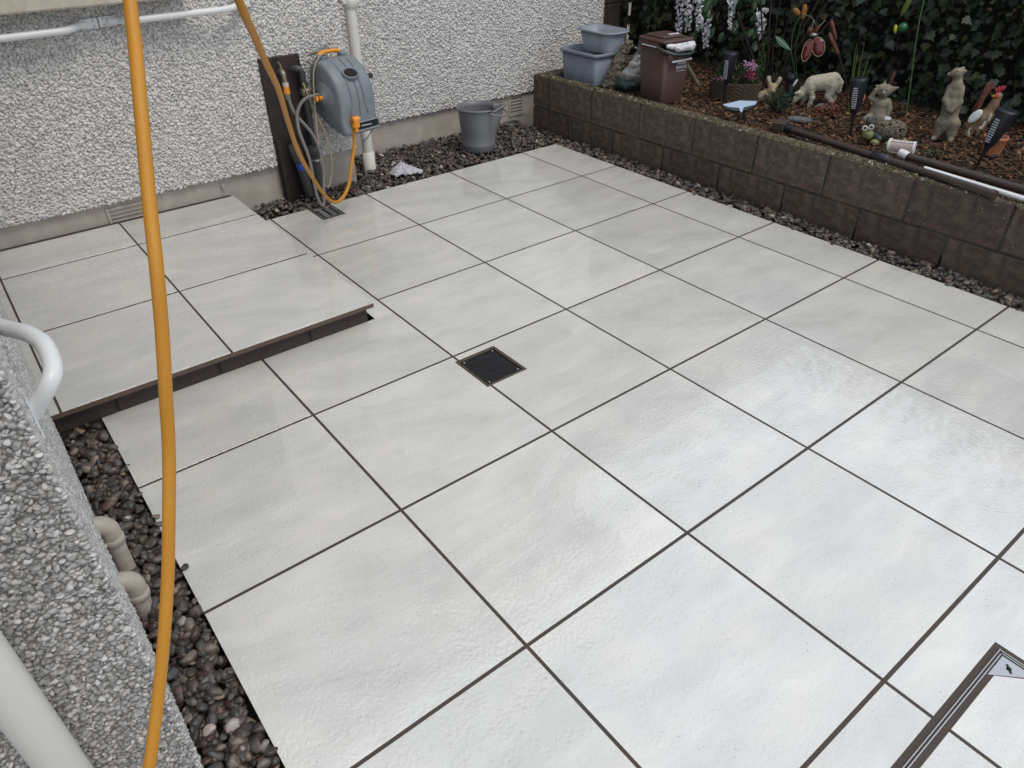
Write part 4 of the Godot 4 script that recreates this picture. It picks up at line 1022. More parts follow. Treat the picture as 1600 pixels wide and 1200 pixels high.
func torch(label, x, y, lean, turn):
	var t = spot("solar_torch", label, "solar light", x, y, BZ - 0.02, 0.0, "black solar torches in the bed")
	t.basis = t.basis * Basis(Vector3.BACK, lean) * Basis(Vector3.UP, turn)
	var pr = [Vector2(0.011, 0.13), Vector2(0.017, 0.14), Vector2(0.027, 0.165), Vector2(0.035, 0.20), Vector2(0.041, 0.25), Vector2(0.045, 0.30), Vector2(0.046, 0.318), Vector2(0.042, 0.321), Vector2(0.0, 0.314)]
	sub(t, "lantern", lathem(pr, 24), M.solar_black)
	sub(t, "cap_ring", tubem(ring_path(0.0455, 0.312, 24), 0.0035, 8, false), M.solar_black)
	for k in 10:
		var yy = 0.168 + k * 0.0118; var r = lerpf(0.029, 0.0445, pow((yy - 0.168) / 0.118, 0.75))
		sub(t, "slat", boxm(P(0, 0, 0), Vector3(0.018 + 0.009 * sin(PI * (k + 2) / 13.0), 0.0058, 0.006), 0.001), M.slat, P(-0.42 * r, yy, 0.90 * r), Vector3(-0.12, -0.43, 0))
	sub(t, "spike", tubem([P(0, 0.14, 0), P(0, 0.10, 0), P(0, -0.05, 0)], [0.014, 0.009, 0.003], 10), M.solar_black)
func ring_path(r, y, n) -> Array:
	var o = []
	for k in n + 2: o.append(P(cos(TAU * k / n) * r, y, -sin(TAU * k / n) * r))
	return o
func make_ornaments():
	torch("black solar torch standing behind the wicker basket near the caddy", 5.62, 3.56, 0.0, 0.0)
	torch("black solar torch beside the seated goblin figure", 5.60, 2.06, 0.09, 0.2)
	torch("black solar torch leaning over the terracotta pot", 5.47, 0.88, -0.16, -0.1)
	# lamb
	var t = spot("lamb_statue", "cream stone lamb statue grazing with its head down", "statue", 6.25, 2.87)
	sub(t, "wool_body", body([[P(-0.035, 0.135, 0), P(0.075, 0.155, 0), 0.045, 0.053], [P(-0.05, 0.125, 0.01), P(-0.09, 0.075, 0.015), 0.034, 0.024], [P(-0.09, 0.07, 0.015), P(-0.115, 0.045, 0.02), 0.026, 0.017], [P(-0.118, 0.035, 0.022), P(-0.125, 0.022, 0.024), 0.014, 0.010], [P(-0.105, 0.082, 0.035), P(-0.128, 0.078, 0.046), 0.010, 0.006], [P(-0.088, 0.088, -0.008), P(-0.10, 0.10, -0.025), 0.010, 0.006], [P(-0.04, 0.11, 0.025), P(-0.02, 0.055, 0.03), 0.024, 0.014], [P(-0.02, 0.055, 0.03), P(-0.032, 0.006, 0.03), 0.013, 0.012], [P(-0.05, 0.105, -0.02), P(-0.06, 0.05, -0.022), 0.022, 0.013], [P(-0.06, 0.05, -0.022), P(-0.075, 0.006, -0.022), 0.013, 0.012], [P(0.085, 0.13, 0.02), P(0.07, 0.075, 0.028), 0.034, 0.02], [P(0.07, 0.075, 0.028), P(0.092, 0.045, 0.028), 0.018, 0.013], [P(0.092, 0.045, 0.028), P(0.085, 0.006, 0.03), 0.013, 0.012], [P(0.08, 0.12, -0.025), P(0.105, 0.05, -0.025), 0.03, 0.013], [P(0.105, 0.05, -0.025), P(0.10, 0.006, -0.025), 0.013, 0.012], [P(0.125, 0.15, 0), P(0.125, 0.10, 0.0), 0.018, 0.014]], 0.0042, 0.014, 0.0045, 95.0), M.lamb)
	for s in [-1, 1]: sub(t, "eye", ballm(P(-0.112 + s * 0.004, 0.062, 0.018 + s * 0.021), Vector3.ONE * 0.0035), M.black)
	# meerkat
	t = spot("meerkat_statue", "tall upright stone meerkat statue looking towards the lamb", "statue", 6.12, 1.42)
	sub(t, "figure", body([[P(-0.018, 0.085, 0), P(-0.028, 0.19, 0), 0.044, 0.043], [P(-0.028, 0.19, 0), P(-0.034, 0.285, 0), 0.043, 0.029], [P(-0.036, 0.29, 0), P(-0.044, 0.335, 0.0), 0.025, 0.021], [P(-0.045, 0.348, 0.0), P(-0.052, 0.350, 0.004), 0.026, 0.025], [P(-0.06, 0.346, 0.008), P(-0.088, 0.340, 0.014), 0.017, 0.009], [P(-0.022, 0.362, 0.012), P(-0.016, 0.364, 0.014), 0.009, 0.008], [P(-0.034, 0.366, -0.02), P(-0.03, 0.37, -0.022), 0.009, 0.008], [P(-0.062, 0.275, 0.012), P(-0.068, 0.215, 0.028), 0.016, 0.012], [P(-0.068, 0.215, 0.028), P(-0.036, 0.172, 0.045), 0.011, 0.010], [P(-0.006, 0.275, 0.012), P(0.006, 0.21, 0.025), 0.016, 0.012], [P(0.006, 0.21, 0.025), P(-0.022, 0.165, 0.046), 0.011, 0.010], [P(-0.045, 0.09, 0.012), P(-0.05, 0.045, 0.018), 0.036, 0.022], [P(-0.05, 0.045, 0.018), P(-0.058, 0.012, 0.02), 0.02, 0.014], [P(-0.058, 0.012, 0.02), P(-0.068, 0.010, 0.05), 0.014, 0.010], [P(0.012, 0.09, 0.012), P(0.014, 0.045, 0.018), 0.034, 0.022], [P(0.014, 0.045, 0.018), P(0.018, 0.012, 0.02), 0.02, 0.014], [P(0.018, 0.012, 0.02), P(0.022, 0.010, 0.052), 0.014, 0.010], [P(-0.01, 0.05, -0.03), P(0.03, 0.012, -0.055), 0.014, 0.008]], 0.0045, 0.016, 0.003, 120.0), M.stone)
	for s in [[-0.066, 0.358, 0.022], [-0.05, 0.360, 0.028]]: sub(t, "eye", ballm(P(s[0], s[1], s[2] - 0.002), Vector3.ONE * 0.004), M.black)
	# goblin holding a hand to its ear
	t = spot("goblin_statue", "seated stone goblin figure with one hand raised to its ear", "statue", 6.20, 2.14)
	sub(t, "figure", body([[P(-0.01, 0.04, 0), P(-0.006, 0.105, 0), 0.052, 0.04], [P(-0.006, 0.105, 0), P(-0.004, 0.14, 0), 0.04, 0.024], [P(-0.018, 0.183, 0.008), P(0.006, 0.183, 0.008), 0.033, 0.033], [P(-0.008, 0.163, 0.02), P(-0.004, 0.160, 0.02), 0.022, 0.022], [P(-0.006, 0.180, 0.038), P(-0.006, 0.172, 0.048), 0.007, 0.008], [P(0.024, 0.19, 0.0), P(0.064, 0.200, -0.004), 0.016, 0.005], [P(0.03, 0.180, 0.0), P(0.05, 0.186, -0.002), 0.012, 0.006], [P(-0.03, 0.19, 0.0), P(-0.052, 0.198, 0.0), 0.013, 0.008], [P(-0.012, 0.212, 0.005), P(-0.016, 0.236, 0.005), 0.009, 0.003], [P(-0.036, 0.122, 0.005), P(-0.066, 0.135, 0.02), 0.019, 0.015], [P(-0.066, 0.135, 0.02), P(-0.05, 0.182, 0.022), 0.014, 0.012], [P(0.028, 0.122, 0.005), P(0.048, 0.085, 0.012), 0.019, 0.016], [P(0.048, 0.085, 0.012), P(0.046, 0.035, 0.035), 0.015, 0.012], [P(-0.035, 0.03, 0.02), P(-0.062, 0.022, 0.06), 0.03, 0.02], [P(-0.062, 0.022, 0.06), P(-0.02, 0.016, 0.075), 0.019, 0.014], [P(0.02, 0.03, 0.02), P(0.05, 0.022, 0.055), 0.03, 0.02], [P(0.05, 0.022, 0.055), P(0.01, 0.016, 0.078), 0.018, 0.014]], 0.0034, 0.008, 0.0015, 130.0), M.stone)
	for s in [-0.019, 0.007]: sub(t, "eye", ballm(P(s, 0.189, 0.0395), Vector3(0.005, 0.004, 0.003)), M.black)
	sub(t, "mouth", boxm(P(-0.005, 0.157, 0.0415), Vector3(0.022, 0.003, 0.003), 0.001), M.black)
	# googly-eyed tortoise
	t = spot("tortoise_ornament", "stone shelled tortoise ornament with big pale goggle eyes", "ornament", 5.68, 1.66)
	sub(t, "shell", body([[P(-0.085, 0.072, 0), P(-0.02, 0.066, 0), 0.058, 0.055]], 0.005, 0.01, 0.009, 70.0), M.shell)
	sub(t, "collar", body([[P(-0.12, 0.045, 0.03), P(-0.09, 0.03, 0.06), 0.024, 0.02]], 0.005, 0.01), M.bag_green)
	sub(t, "head", ballm(P(-0.15, 0.045, 0.055), Vector3(0.032, 0.029, 0.03)), M.green_stone)
	for e in [[-0.172, 0.082, 0.072], [-0.142, 0.090, 0.068]]:
		var ey = sub(t, "eye", lathem([Vector2(0.006, -0.006), Vector2(0.0145, -0.003), Vector2(0.0145, 0.004), Vector2(0.0085, 0.006), Vector2(0.0075, 0.004)], 18, Vector3.ZERO, Basis(Vector3.RIGHT, PI / 2 - 0.2)), M.pale, P(e[0], e[1], e[2]))
		sub(ey, "pupil", lathem([Vector2(0.0078, 0.003), Vector2(0.0078, 0.0048), Vector2(0, 0.0052)], 14, Vector3.ZERO, Basis(Vector3.RIGHT, PI / 2 - 0.2)), M.dark_green)
	for f in [[0.005, 0.016, 0.05], [-0.035, 0.014, 0.072], [-0.105, 0.016, 0.078], [0.03, 0.016, -0.02]]:
		sub(t, "foot", ballm(P(f[0], f[1], f[2]), Vector3(0.024, 0.016, 0.022)), M.green_stone)
	sub(t, "solar_panel", boxm(P(-0.075, 0.130, 0.012), Vector3(0.032, 0.006, 0.028), 0.001, Basis(Vector3.RIGHT, 0.35)), M.slat)
	# small grey figure curled up by the torch
	t = spot("stone_frog", "small grey stone frog crouching between torch and tortoise", "ornament", 5.90, 2.00)
	sub(t, "figure", body([[P(-0.02, 0.03, 0), P(0.025, 0.024, 0), 0.03, 0.024], [P(-0.03, 0.055, 0.012), P(-0.036, 0.058, 0.016), 0.02, 0.018], [P(-0.045, 0.074, 0.022), P(-0.046, 0.076, 0.022), 0.008, 0.008], [P(-0.022, 0.076, 0.02), P(-0.022, 0.078, 0.02), 0.008, 0.008], [P(0.02, 0.02, 0.025), P(-0.02, 0.01, 0.05), 0.014, 0.009]], 0.004, 0.012, 0.003, 120.0), M.stone_grey)
	# rooster on a stake
	t = spot("rooster_ornament", "metal rooster ornament with white wing, rusty tail and red comb", "ornament", 5.96, 1.22)
	sub(t, "stake", tubem([P(0.0, -0.03, 0), P(0.03, 0.11, 0)], 0.004, 8), M.dull_steel)
	sub(t, "breast", body([[P(0.03, 0.125, 0), P(0.055, 0.17, 0), 0.04, 0.04], [P(0.055, 0.17, 0), P(0.082, 0.24, 0), 0.034, 0.02], [P(0.082, 0.24, 0), P(0.088, 0.285, 0.0), 0.02, 0.019]], 0.005, 0.015), M.feather)
	for k in 22:
		var a = rng.randf_range(-1.2, 1.2); var yy = 0.095 + (k / 22.0) * 0.10; var bx = 0.028 + (yy - 0.095) * 0.35
		sub(t, "feather", ballm(P(0, 0, 0), Vector3(0.009, 0.019, 0.003), Basis(), 5, 8), M.pale if k % 3 == 0 else M.feather, P(bx + sin(a) * 0.04, yy, cos(a) * 0.041), Vector3(0.25, a, rng.randf_range(-0.3, 0.3)))
	sub(t, "wing", ballm(P(0, 0, 0), Vector3(0.021, 0.04, 0.006), Basis(Vector3.BACK, -0.55)), M.white, P(0.018, 0.185, 0.042))
	for k in 4: sub(t, "tail_feather", ballm(P(0, 0.07, 0), Vector3(0.012, 0.08, 0.004), Basis(), 8, 8), M.rust, P(0.0 + k * 0.006, 0.20, -0.012 + k * 0.008), Vector3(0, 0, -0.35 + k * 0.10))
	for k in 4: sub(t, "comb_point", ballm(P(0, 0, 0), Vector3(0.006, 0.018 - abs(k - 1.5) * 0.003, 0.004)), M.red_flat, P(0.070 + k * 0.010, 0.312 + 0.004 * k, 0), Vector3(0, 0, 0.3 - k * 0.2))
	sub(t, "face", ballm(P(0.078, 0.285, 0.010), Vector3(0.013, 0.016, 0.013)), M.red_flat)
	sub(t, "beak", lathem([Vector2(0.006, 0), Vector2(0, 0.016)], 8, P(0.070, 0.284, 0.018), Basis(Vector3.BACK, 1.3)), M.yellow)
	# terracotta pot, fluted, upside down
	t = spot("terracotta_pot", "fluted orange terracotta pot under the leaning torch", "pot", 6.02, 0.99)
	var st = ST(); var seg = 72
	var ring = func(r, y, fl):
		var o = []
		for s in seg: o.append(Vector3(cos(TAU * s / seg) * (r + (fl if s % 3 == 0 else 0.0)), y, -sin(TAU * s / seg) * (r + (fl if s % 3 == 0 else 0.0))))
		return o
	var rows = [ring.call(0.046, 0.0, -0.003), ring.call(0.055, 0.078, -0.003), ring.call(0.056, 0.080, 0.0), ring.call(0.059, 0.082, 0.0), ring.call(0.059, 0.095, 0.0), ring.call(0.052, 0.095, 0.0), ring.call(0.05, 0.06, 0.0)]
	for k in rows.size() - 1:
		for s in seg: quad(st, rows[k][s], rows[k][(s + 1) % seg], rows[k + 1][(s + 1) % seg], rows[k + 1][s])
	sub(t, "pot", done(st), M.terracotta)
	sub(t, "compost", lathem([Vector2(0.051, 0.066), Vector2(0.0, 0.07)], 20), M.soil)
	for k in [["orange clay saucer leaning beside the lamb's hind legs", 6.62, 2.62, 0.05], ["smaller orange clay saucer behind the torch and goblin", 6.60, 2.38, 0.04]]:
		t = spot("clay_saucer", k[0], "saucer", k[1], k[2], BZ + 0.02)
		sub(t, "dish", lathem([Vector2(k[3] * 0.7, 0), Vector2(k[3], 0.022), Vector2(k[3] - 0.006, 0.022), Vector2(k[3] * 0.65, 0.006), Vector2(0, 0.006)], 22, P(0, 0.02, 0), Basis(Vector3.RIGHT, 0.6)), M.terracotta)
	# rabbit and black and white cat behind the shrub
	t = spot("rabbit_statue", "cream rabbit statue with large round ears behind the small shrub", "statue", 6.05, 3.32)
	sub(t, "figure", body([[P(-0.045, 0.025, 0.0), P(-0.005, 0.04, 0.0), 0.03, 0.035], [P(0.02, 0.07, 0.01), P(0.024, 0.088, 0.01), 0.03, 0.026], [P(0.03, 0.075, 0.035), P(0.03, 0.072, 0.042), 0.012, 0.01], [P(0.0, 0.105, 0.0), P(-0.012, 0.14, 0.0), 0.013, 0.015], [P(0.046, 0.105, 0.0), P(0.056, 0.138, 0.0), 0.013, 0.015]], 0.004, 0.01, 0.002, 100.0), M.fur)
	for e in [[-0.010, 0.132, 0.3], [0.054, 0.130, -0.3]]: sub(t, "inner_ear", ballm(P(e[0], e[1], 0.0125), Vector3(0.0075, 0.016, 0.003), Basis(Vector3.BACK, e[2])), M.pale)
	for s in [0.012, 0.04]: sub(t, "eye", ballm(P(s, 0.087, 0.032), Vector3.ONE * 0.0035), M.black)
	t = spot("cat_ornament", "black and white cat ornament sitting between rabbit and lamb", "ornament", 6.26, 3.12)
	sub(t, "figure", body([[P(-0.03, 0.04, 0), P(-0.04, 0.10, 0), 0.042, 0.032], [P(-0.042, 0.14, 0.01), P(-0.04, 0.142, 0.01), 0.03, 0.03], [P(-0.06, 0.165, 0), P(-0.064, 0.18, 0), 0.01, 0.003], [P(-0.022, 0.165, 0), P(-0.018, 0.18, 0), 0.01, 0.003]], 0.005, 0.012), M.black)
	sub(t, "white_patch", ballm(P(-0.016, 0.118, 0.028), Vector3(0.008, 0.026, 0.006), Basis(Vector3.BACK, -0.4)), M.white)
	# small solar spotlight with a pale panel
	t = spot("solar_spotlight", "low black solar spotlight with pale blue panel near the wall edge", "solar light", 5.23, 2.97)
	sub(t, "spike", tubem([P(0.0, -0.03, 0), P(-0.02, 0.06, 0)], 0.007, 8), M.solar_black)
	var tl = Transform3D(Basis(Vector3.RIGHT, deg_to_rad(48)) * Basis(Vector3.UP, 0.16), P(-0.05, 0.085, 0.0))
	sub(t, "housing", slabm(PackedVector2Array([Vector2(-0.112, -0.026), Vector2(-0.09, 0.008), Vector2(-0.03, 0.03), Vector2(0.04, 0.03), Vector2(0.09, 0.004), Vector2(0.11, -0.03), Vector2(0.0, -0.046)]), -0.014, 0.0, tl, 0.006), M.solar_black)
	sub(t, "panel", slabm(PackedVector2Array([Vector2(-0.1, -0.02), Vector2(0.0, -0.038), Vector2(0.1, -0.024), Vector2(0.088, -0.004), Vector2(0.022, 0.008), Vector2(0.014, 0.036), Vector2(0.004, 0.036), Vector2(-0.004, 0.008), Vector2(-0.06, 0.0)]), 0.0002, 0.0022, tl), M.panel_blue)
	# bark stump lump and grey rock by the lamb
	t = spot("bark_lump", "knotted brown lump of bark in front of the grazing lamb", "bark", 6.02, 2.62)
	sub(t, "lump", body([[P(-0.02, 0.02, 0), P(0.06, 0.03, 0), 0.03, 0.034], [P(0.02, 0.045, -0.01), P(0.04, 0.05, -0.01), 0.025, 0.022]], 0.005, 0.02, 0.02, 55.0), M.rust)
	t = spot("grey_rock", "rough grey stone at the lamb's forefeet", "rock", 6.16, 2.74)
	sub(t, "stone", rocks[7], M.stone_grey, P(0.02, 0.018, 0)).scale = Vector3(0.11, 0.07, 0.07)
	t = spot("flat_stone", "flat dark stone half under the fallen lamp post's base", "rock", 5.62, 2.62)
	sub(t, "stone", rocks[6], M.stone_grey, P(0.0, 0.012, 0)).scale = Vector3(0.15, 0.045, 0.1)
func make_stakes():
	# red winged insect on a stem with a painted leaf
	var t = spot("winged_stake", "garden stake with red glassy wings and a green painted leaf", "ornament", 6.22, 3.10)
	sub(t, "stem", tubem(smooth_path([P(0, -0.03, 0), P(-0.03, 0.18, 0), P(-0.075, 0.30, 0), P(-0.085, 0.42, 0.0), P(-0.06, 0.5, 0), P(0.0, 0.5, 0.0), P(0.04, 0.455, 0.01)], 6), 0.004, 8), M.dark_green)
	sub(t, "stem", tubem(smooth_path([P(0, -0.03, 0), P(-0.01, 0.15, 0), P(-0.05, 0.3, 0), P(-0.05, 0.46, 0)], 6), 0.003, 8), M.dark_green)
	for w in [[0.018, 0.318, 0.026, 0.062, 0.10, "wing"], [0.078, 0.342, 0.036, 0.054, -0.32, "wing"]]:
		var wg = sub(t, "wing", ballm(P(0, 0, 0), Vector3(w[2], w[3], 0.012)), M.red, P(w[0], w[1], 0.03), Vector3(-0.25, 0, -w[4]))
		var rim = []
		for k in 30: rim.append(P(cos(TAU * k / 28) * w[2] * 1.02, sin(TAU * k / 28) * w[3] * 1.02, 0.002))
		sub(wg, "rim", tubem(rim, 0.0022, 6, false), M.fur)
	sub(t, "thorax", ballm(P(0.035, 0.405, 0.02), Vector3(0.026, 0.014, 0.014)), M.dull_steel)
	sub(t, "head", ballm(P(0.01, 0.43, 0.025), Vector3(0.016, 0.02, 0.014)), M.rust)
	sub(t, "head", ballm(P(0.05, 0.44, 0.02), Vector3(0.011, 0.026, 0.01), Basis(Vector3.BACK, -0.4)), M.rust)
	for s in [[-0.005, 0.02], [0.06, 0.085]]: sub(t, "antenna", tubem([P(s[0] * 0.5 + 0.02, 0.445, 0.025), P(s[1], 0.49, 0.025)], 0.0025, 6), M.fur)
	var lf = ST(); var bl = [Vector2(0, 0), Vector2(0.02, 0.012), Vector2(0.055, 0.02), Vector2(0.095, 0.014), Vector2(0.13, 0.0), Vector2(0.095, -0.012), Vector2(0.055, -0.017), Vector2(0.02, -0.012)]
	slab(lf, PackedVector2Array(bl), -0.0015, 0.0015, Transform3D(Basis(Vector3.RIGHT, PI / 2 - 0.3) * Basis(Vector3.UP, 0.0), Vector3.ZERO))
	var lo = sub(t, "painted_leaf", done(lf), mat(lin(0.03, 0.15, 0.075), 0.35, 0, "mottle", 30.0), P(-0.185, 0.385, 0.01), Vector3(0, 0, -0.62))
	sub(lo, "midrib", tubem([P(0.0, 0.001, 0.003), P(0.13, 0.001, 0.003)], 0.0016, 6), M.slat)
	sub(lo, "leaf_stalk", tubem([P(0.125, 0, 0), P(0.16, -0.02, 0.0)], 0.0018, 6), M.twig)
	# rusty bulrushes
	t = spot("bulrush_stake", "rusty metal bulrush stake leaning in front of the ivy", "ornament", 6.45, 2.75)
	for k in [[-0.135, 0.485, -0.085, 0.385, 0.0], [-0.13, 0.415, -0.052, 0.305, 0.012]]:
		sub(t, "stem", tubem([P(0.09, -0.04, k[4]), P(0.045, 0.12, k[4]), P(k[2], k[3], k[4]), P(k[0] - 0.004, k[1] + 0.03, k[4])], 0.0025, 6), M.twig)
		sub(t, "seed_head", tubem([P(k[2], k[3] - 0.005, k[4]), P(lerpf(k[2], k[0], 0.1), lerpf(k[3], k[1], 0.1), k[4]), P(lerpf(k[2], k[0], 0.9), lerpf(k[3], k[1], 0.9), k[4]), P(k[0], k[1] + 0.005, k[4])], [0.006, 0.0115, 0.0115, 0.004], 10), M.rust)
	t = spot("bulrush_stake", "short rusty bulrush stake behind the goblin figure", "ornament", 6.50, 2.28)
	sub(t, "stem", tubem([P(0, -0.03, 0), P(0.02, 0.25, 0)], 0.0025, 6), M.twig); sub(t, "seed_head", tubem([P(0.008, 0.15, 0), P(0.012, 0.165, 0), P(0.02, 0.235, 0), P(0.022, 0.245, 0)], [0.004, 0.009, 0.009, 0.003], 10), M.rust)
	# orange metal flower high in the ivy
	t = spot("orange_flower_stake", "orange metal flower stake above the red wings", "ornament", 6.42, 3.05)
	sub(t, "stem", tubem([P(0, -0.04, 0), P(-0.08, 0.25, 0), P(-0.14, 0.5, 0)], 0.003, 8), M.twig)
	for k in [[-0.178, 0.515, 0.9, 0.028], [-0.135, 0.53, 0.1, 0.03], [-0.135, 0.50, 0.0, 0.027]]: sub(t, "petal", ballm(P(0, 0, 0), Vector3(0.015, k[3], 0.006), Basis(Vector3.BACK, k[2])), mat(lin(0.30, 0.115, 0.01), 0.45), P(k[0], k[1], 0.01))
	# glass orb with a yellow bud
	t = spot("orb_stake", "tall green stake with green glass orb and yellow bud", "ornament", 6.52, 2.03)
	sub(t, "stem", tubem(smooth_path([P(0.01, -0.03, 0), P(-0.02, 0.2, 0), P(-0.055, 0.42, 0), P(-0.07, 0.56, 0), P(-0.075, 0.68, 0)], 6), 0.004, 8), M.stem_green)
	sub(t, "branch", tubem([P(-0.066, 0.5, 0), P(-0.12, 0.47, 0.005), P(-0.165, 0.455, 0.005)], 0.0022, 6), M.twig)
	sub(t, "orb", ballm(P(-0.142, 0.492, 0.01), Vector3.ONE * 0.028, Basis(), 12, 18), M.orb)
	sub(t, "bud", ballm(P(-0.178, 0.482, 0.01), Vector3(0.010, 0.024, 0.009), Basis(Vector3.BACK, 0.2)), M.yellow)
	sub(t, "upper_bud", ballm(P(-0.155, 0.60, 0.0), Vector3(0.016, 0.055, 0.012), Basis(Vector3.BACK, -0.25)), mat(lin(0.13, 0.17, 0.02), 0.4, 0, "blotch", 40.0))
	sub(t, "branch", tubem([P(-0.072, 0.58, 0), P(-0.12, 0.56, 0.0), P(-0.15, 0.57, 0.0)], 0.002, 6), M.twig)
	# strap leaved plant and green shrub
	t = spot("strap_leaf_plant", "yellow green strap leaved plant behind the middle torch", "plant", 6.36, 2.42)
	for k in 7:
		var st = ST(); var a = rng.randf_range(-0.05, 0.05); var h = [0.40, 0.37, 0.33, 0.41, 0.30, 0.36, 0.28][k]
		tube(st, smooth_path([P(0, 0, 0), P(a * 0.3 + (k - 3) * 0.005, h * 0.5, 0.0), P(a * 0.6 + (k - 3) * 0.009, h, 0.01)], 5), [0.006, 0.007, 0.0075, 0.008, 0.0085, 0.0085, 0.008, 0.007, 0.005, 0.003, 0.001], 6, true, 0.25)
		sub(t, "leaf", done(st), M.blade, P(-0.065 + k * 0.004, 0.0, 0.0), Vector3(0, 0, 0.04))
	t = spot("small_shrub", "small bushy grey green shrub beside the pale solar panel", "shrub", 5.72, 2.93)
	var xf = []; var cols = []; var stems = ST(); var lf2 = ballm(P(0, 0.5, 0), Vector3(0.16, 0.5, 0.05), Basis(), 4, 6)
	for k in 34:
		var a = rng.randf() * TAU; var r = rng.randf_range(0.01, 0.10); var top = P(cos(a) * r - 0.015, rng.randf_range(0.06, 0.15) * (1.2 - r * 5.0), sin(a) * r * 0.8)
		tube(stems, [P(-0.01, 0, 0), top * Vector3(0.6, 0.5, 0.6), top], 0.0015, 5, false)
		for i in 22:
			var q = P(-0.01, 0, 0).lerp(top, rng.randf_range(0.25, 1.0)); q.y = max(q.y, 0.012)
			xf.append(Transform3D(Basis.from_euler(Vector3(rng.randf_range(-1.2, 1.2), rng.randf() * TAU, rng.randf_range(-1, 1))).scaled(Vector3.ONE * rng.randf_range(0.012, 0.024)), q)); cols.append(Color(0.035, 0.065, 0.035) * rng.randf_range(0.6, 1.5))
	sub(t, "stem", done(stems), M.twig); multi(t, "foliage", lf2, M.leaf, xf, cols)
	t = spot("sprout", "tiny leafy weed growing in front of the meerkat", "plant", 5.62, 1.30)
	xf = []; cols = []
	for k in 60:
		xf.append(Transform3D(Basis.from_euler(Vector3(rng.randf_range(0.4, 1.5), rng.randf() * TAU, 0)).scaled(Vector3.ONE * rng.randf_range(0.015, 0.03)), P(rng.randfn(0, 0.02), 0.003, rng.randfn(0, 0.015)))); cols.append(Color(0.03, 0.05, 0.018) * rng.randf_range(0.6, 1.4))
	multi(t, "foliage", lf2, M.leaf, xf, cols)
	# wicker planter with flowers
	t = spot("wicker_planter", "brown wicker planter of pink flowers beside the caddy", "planter", 5.84, 3.60)
	var wk = ST()
	for k in 9: tube(wk, ell_path(0.15 + k * 0.001, 0.075, 0.012 + k * 0.0115, 0.005, k), 0.0068, 6, false)
	sub(t, "wicker", done(wk), M.wicker)
	for k in 16: sub(t, "stave", tubem([P(cos(TAU * k / 16) * 0.152, 0, -sin(TAU * k / 16) * 0.077), P(cos(TAU * k / 16) * 0.156, 0.122, -sin(TAU * k / 16) * 0.08)], 0.005, 6), M.wicker)
	sub(t, "compost", lathem([Vector2(0.147, 0.095), Vector2(0, 0.1)], 24, Vector3.ZERO, Basis.from_scale(Vector3(1, 1, 0.5))), M.soil)
	xf = []; cols = []
	for k in 420:
		var q = P(rng.randf_range(-0.13, 0.13), rng.randf_range(0.095, 0.20), rng.randf_range(-0.05, 0.055))
		xf.append(Transform3D(Basis.from_euler(Vector3(rng.randf_range(-1.2, 1.2), rng.randf() * TAU, rng.randf_range(-1, 1))).scaled(Vector3.ONE * rng.randf_range(0.018, 0.036)), q)); cols.append(Color(0.03, 0.055, 0.018) * rng.randf_range(0.5, 1.5))
	multi(t, "foliage", lf2, M.leaf, xf, cols)
	var pet = ballm(P(0, 0.35, 0), Vector3(0.32, 0.4, 0.06), Basis(), 4, 6)
	for c in [[0.085, 0.215, 0.045, 18, Color(0.52, 0.30, 0.46)], [0.055, 0.222, 0.04, 12, Color(0.50, 0.27, 0.44)], [0.075, 0.165, 0.06, 16, Color(0.30, 0.05, 0.12)], [0.10, 0.16, 0.055, 10, Color(0.36, 0.06, 0.14)], [-0.105, 0.135, 0.05, 10, Color(0.55, 0.34, 0.44)]]:
		xf = []; cols = []
		for k in c[3] * 4:
			xf.append(Transform3D(Basis.from_euler(Vector3(rng.randf_range(-1.5, 1.5), rng.randf() * TAU, rng.randf() * TAU)).scaled(Vector3.ONE * rng.randf_range(0.011, 0.017)), P(c[0], c[1], c[2]) + Vector3(rng.randfn(), rng.randfn(), rng.randfn()) * 0.013)); cols.append(c[4] * rng.randf_range(0.7, 1.15))
		multi(t, "blossom", pet, M.petal, xf, cols)
	# willow fan
	t = spot("willow_fan", "fan of dark bare willow canes against the ivy", "plant support", 6.45, 3.55)
	for k in 11:
		var a = -0.75 + k * 0.13 + rng.randfn(0, 0.03)
		sub(t, "cane", tubem(smooth_path([P(0.02, -0.04, 0), P(sin(a) * 0.25, cos(a) * 0.25, rng.randfn(0, 0.01)), P(sin(a) * 0.55 + 0.03, cos(a) * 0.6, rng.randfn(0, 0.02))], 5), rng.randf_range(0.003, 0.006), 6), M.twig)
	# white wisteria
	var at = W(6.6, 4.6, 0.55)
	t = thing("wisteria", "white wisteria flowers hanging with broad leaves above the caddy", "climber", at)
	sub(t, "stem", tubem(smooth_path([P(0, -0.02, 0), W(6.7, 4.7, 0.9) - at, W(6.62, 4.55, 1.3) - at, W(6.6, 4.3, 1.62) - at, W(6.6, 4.8, 1.72) - at, W(6.6, 5.1, 1.6) - at], 6), 0.008, 8), M.twig)
	sub(t, "stem", tubem(smooth_path([W(6.62, 4.55, 1.3) - at, W(6.58, 4.2, 1.5) - at, W(6.55, 3.9, 1.58) - at], 6), 0.005, 8), M.twig)
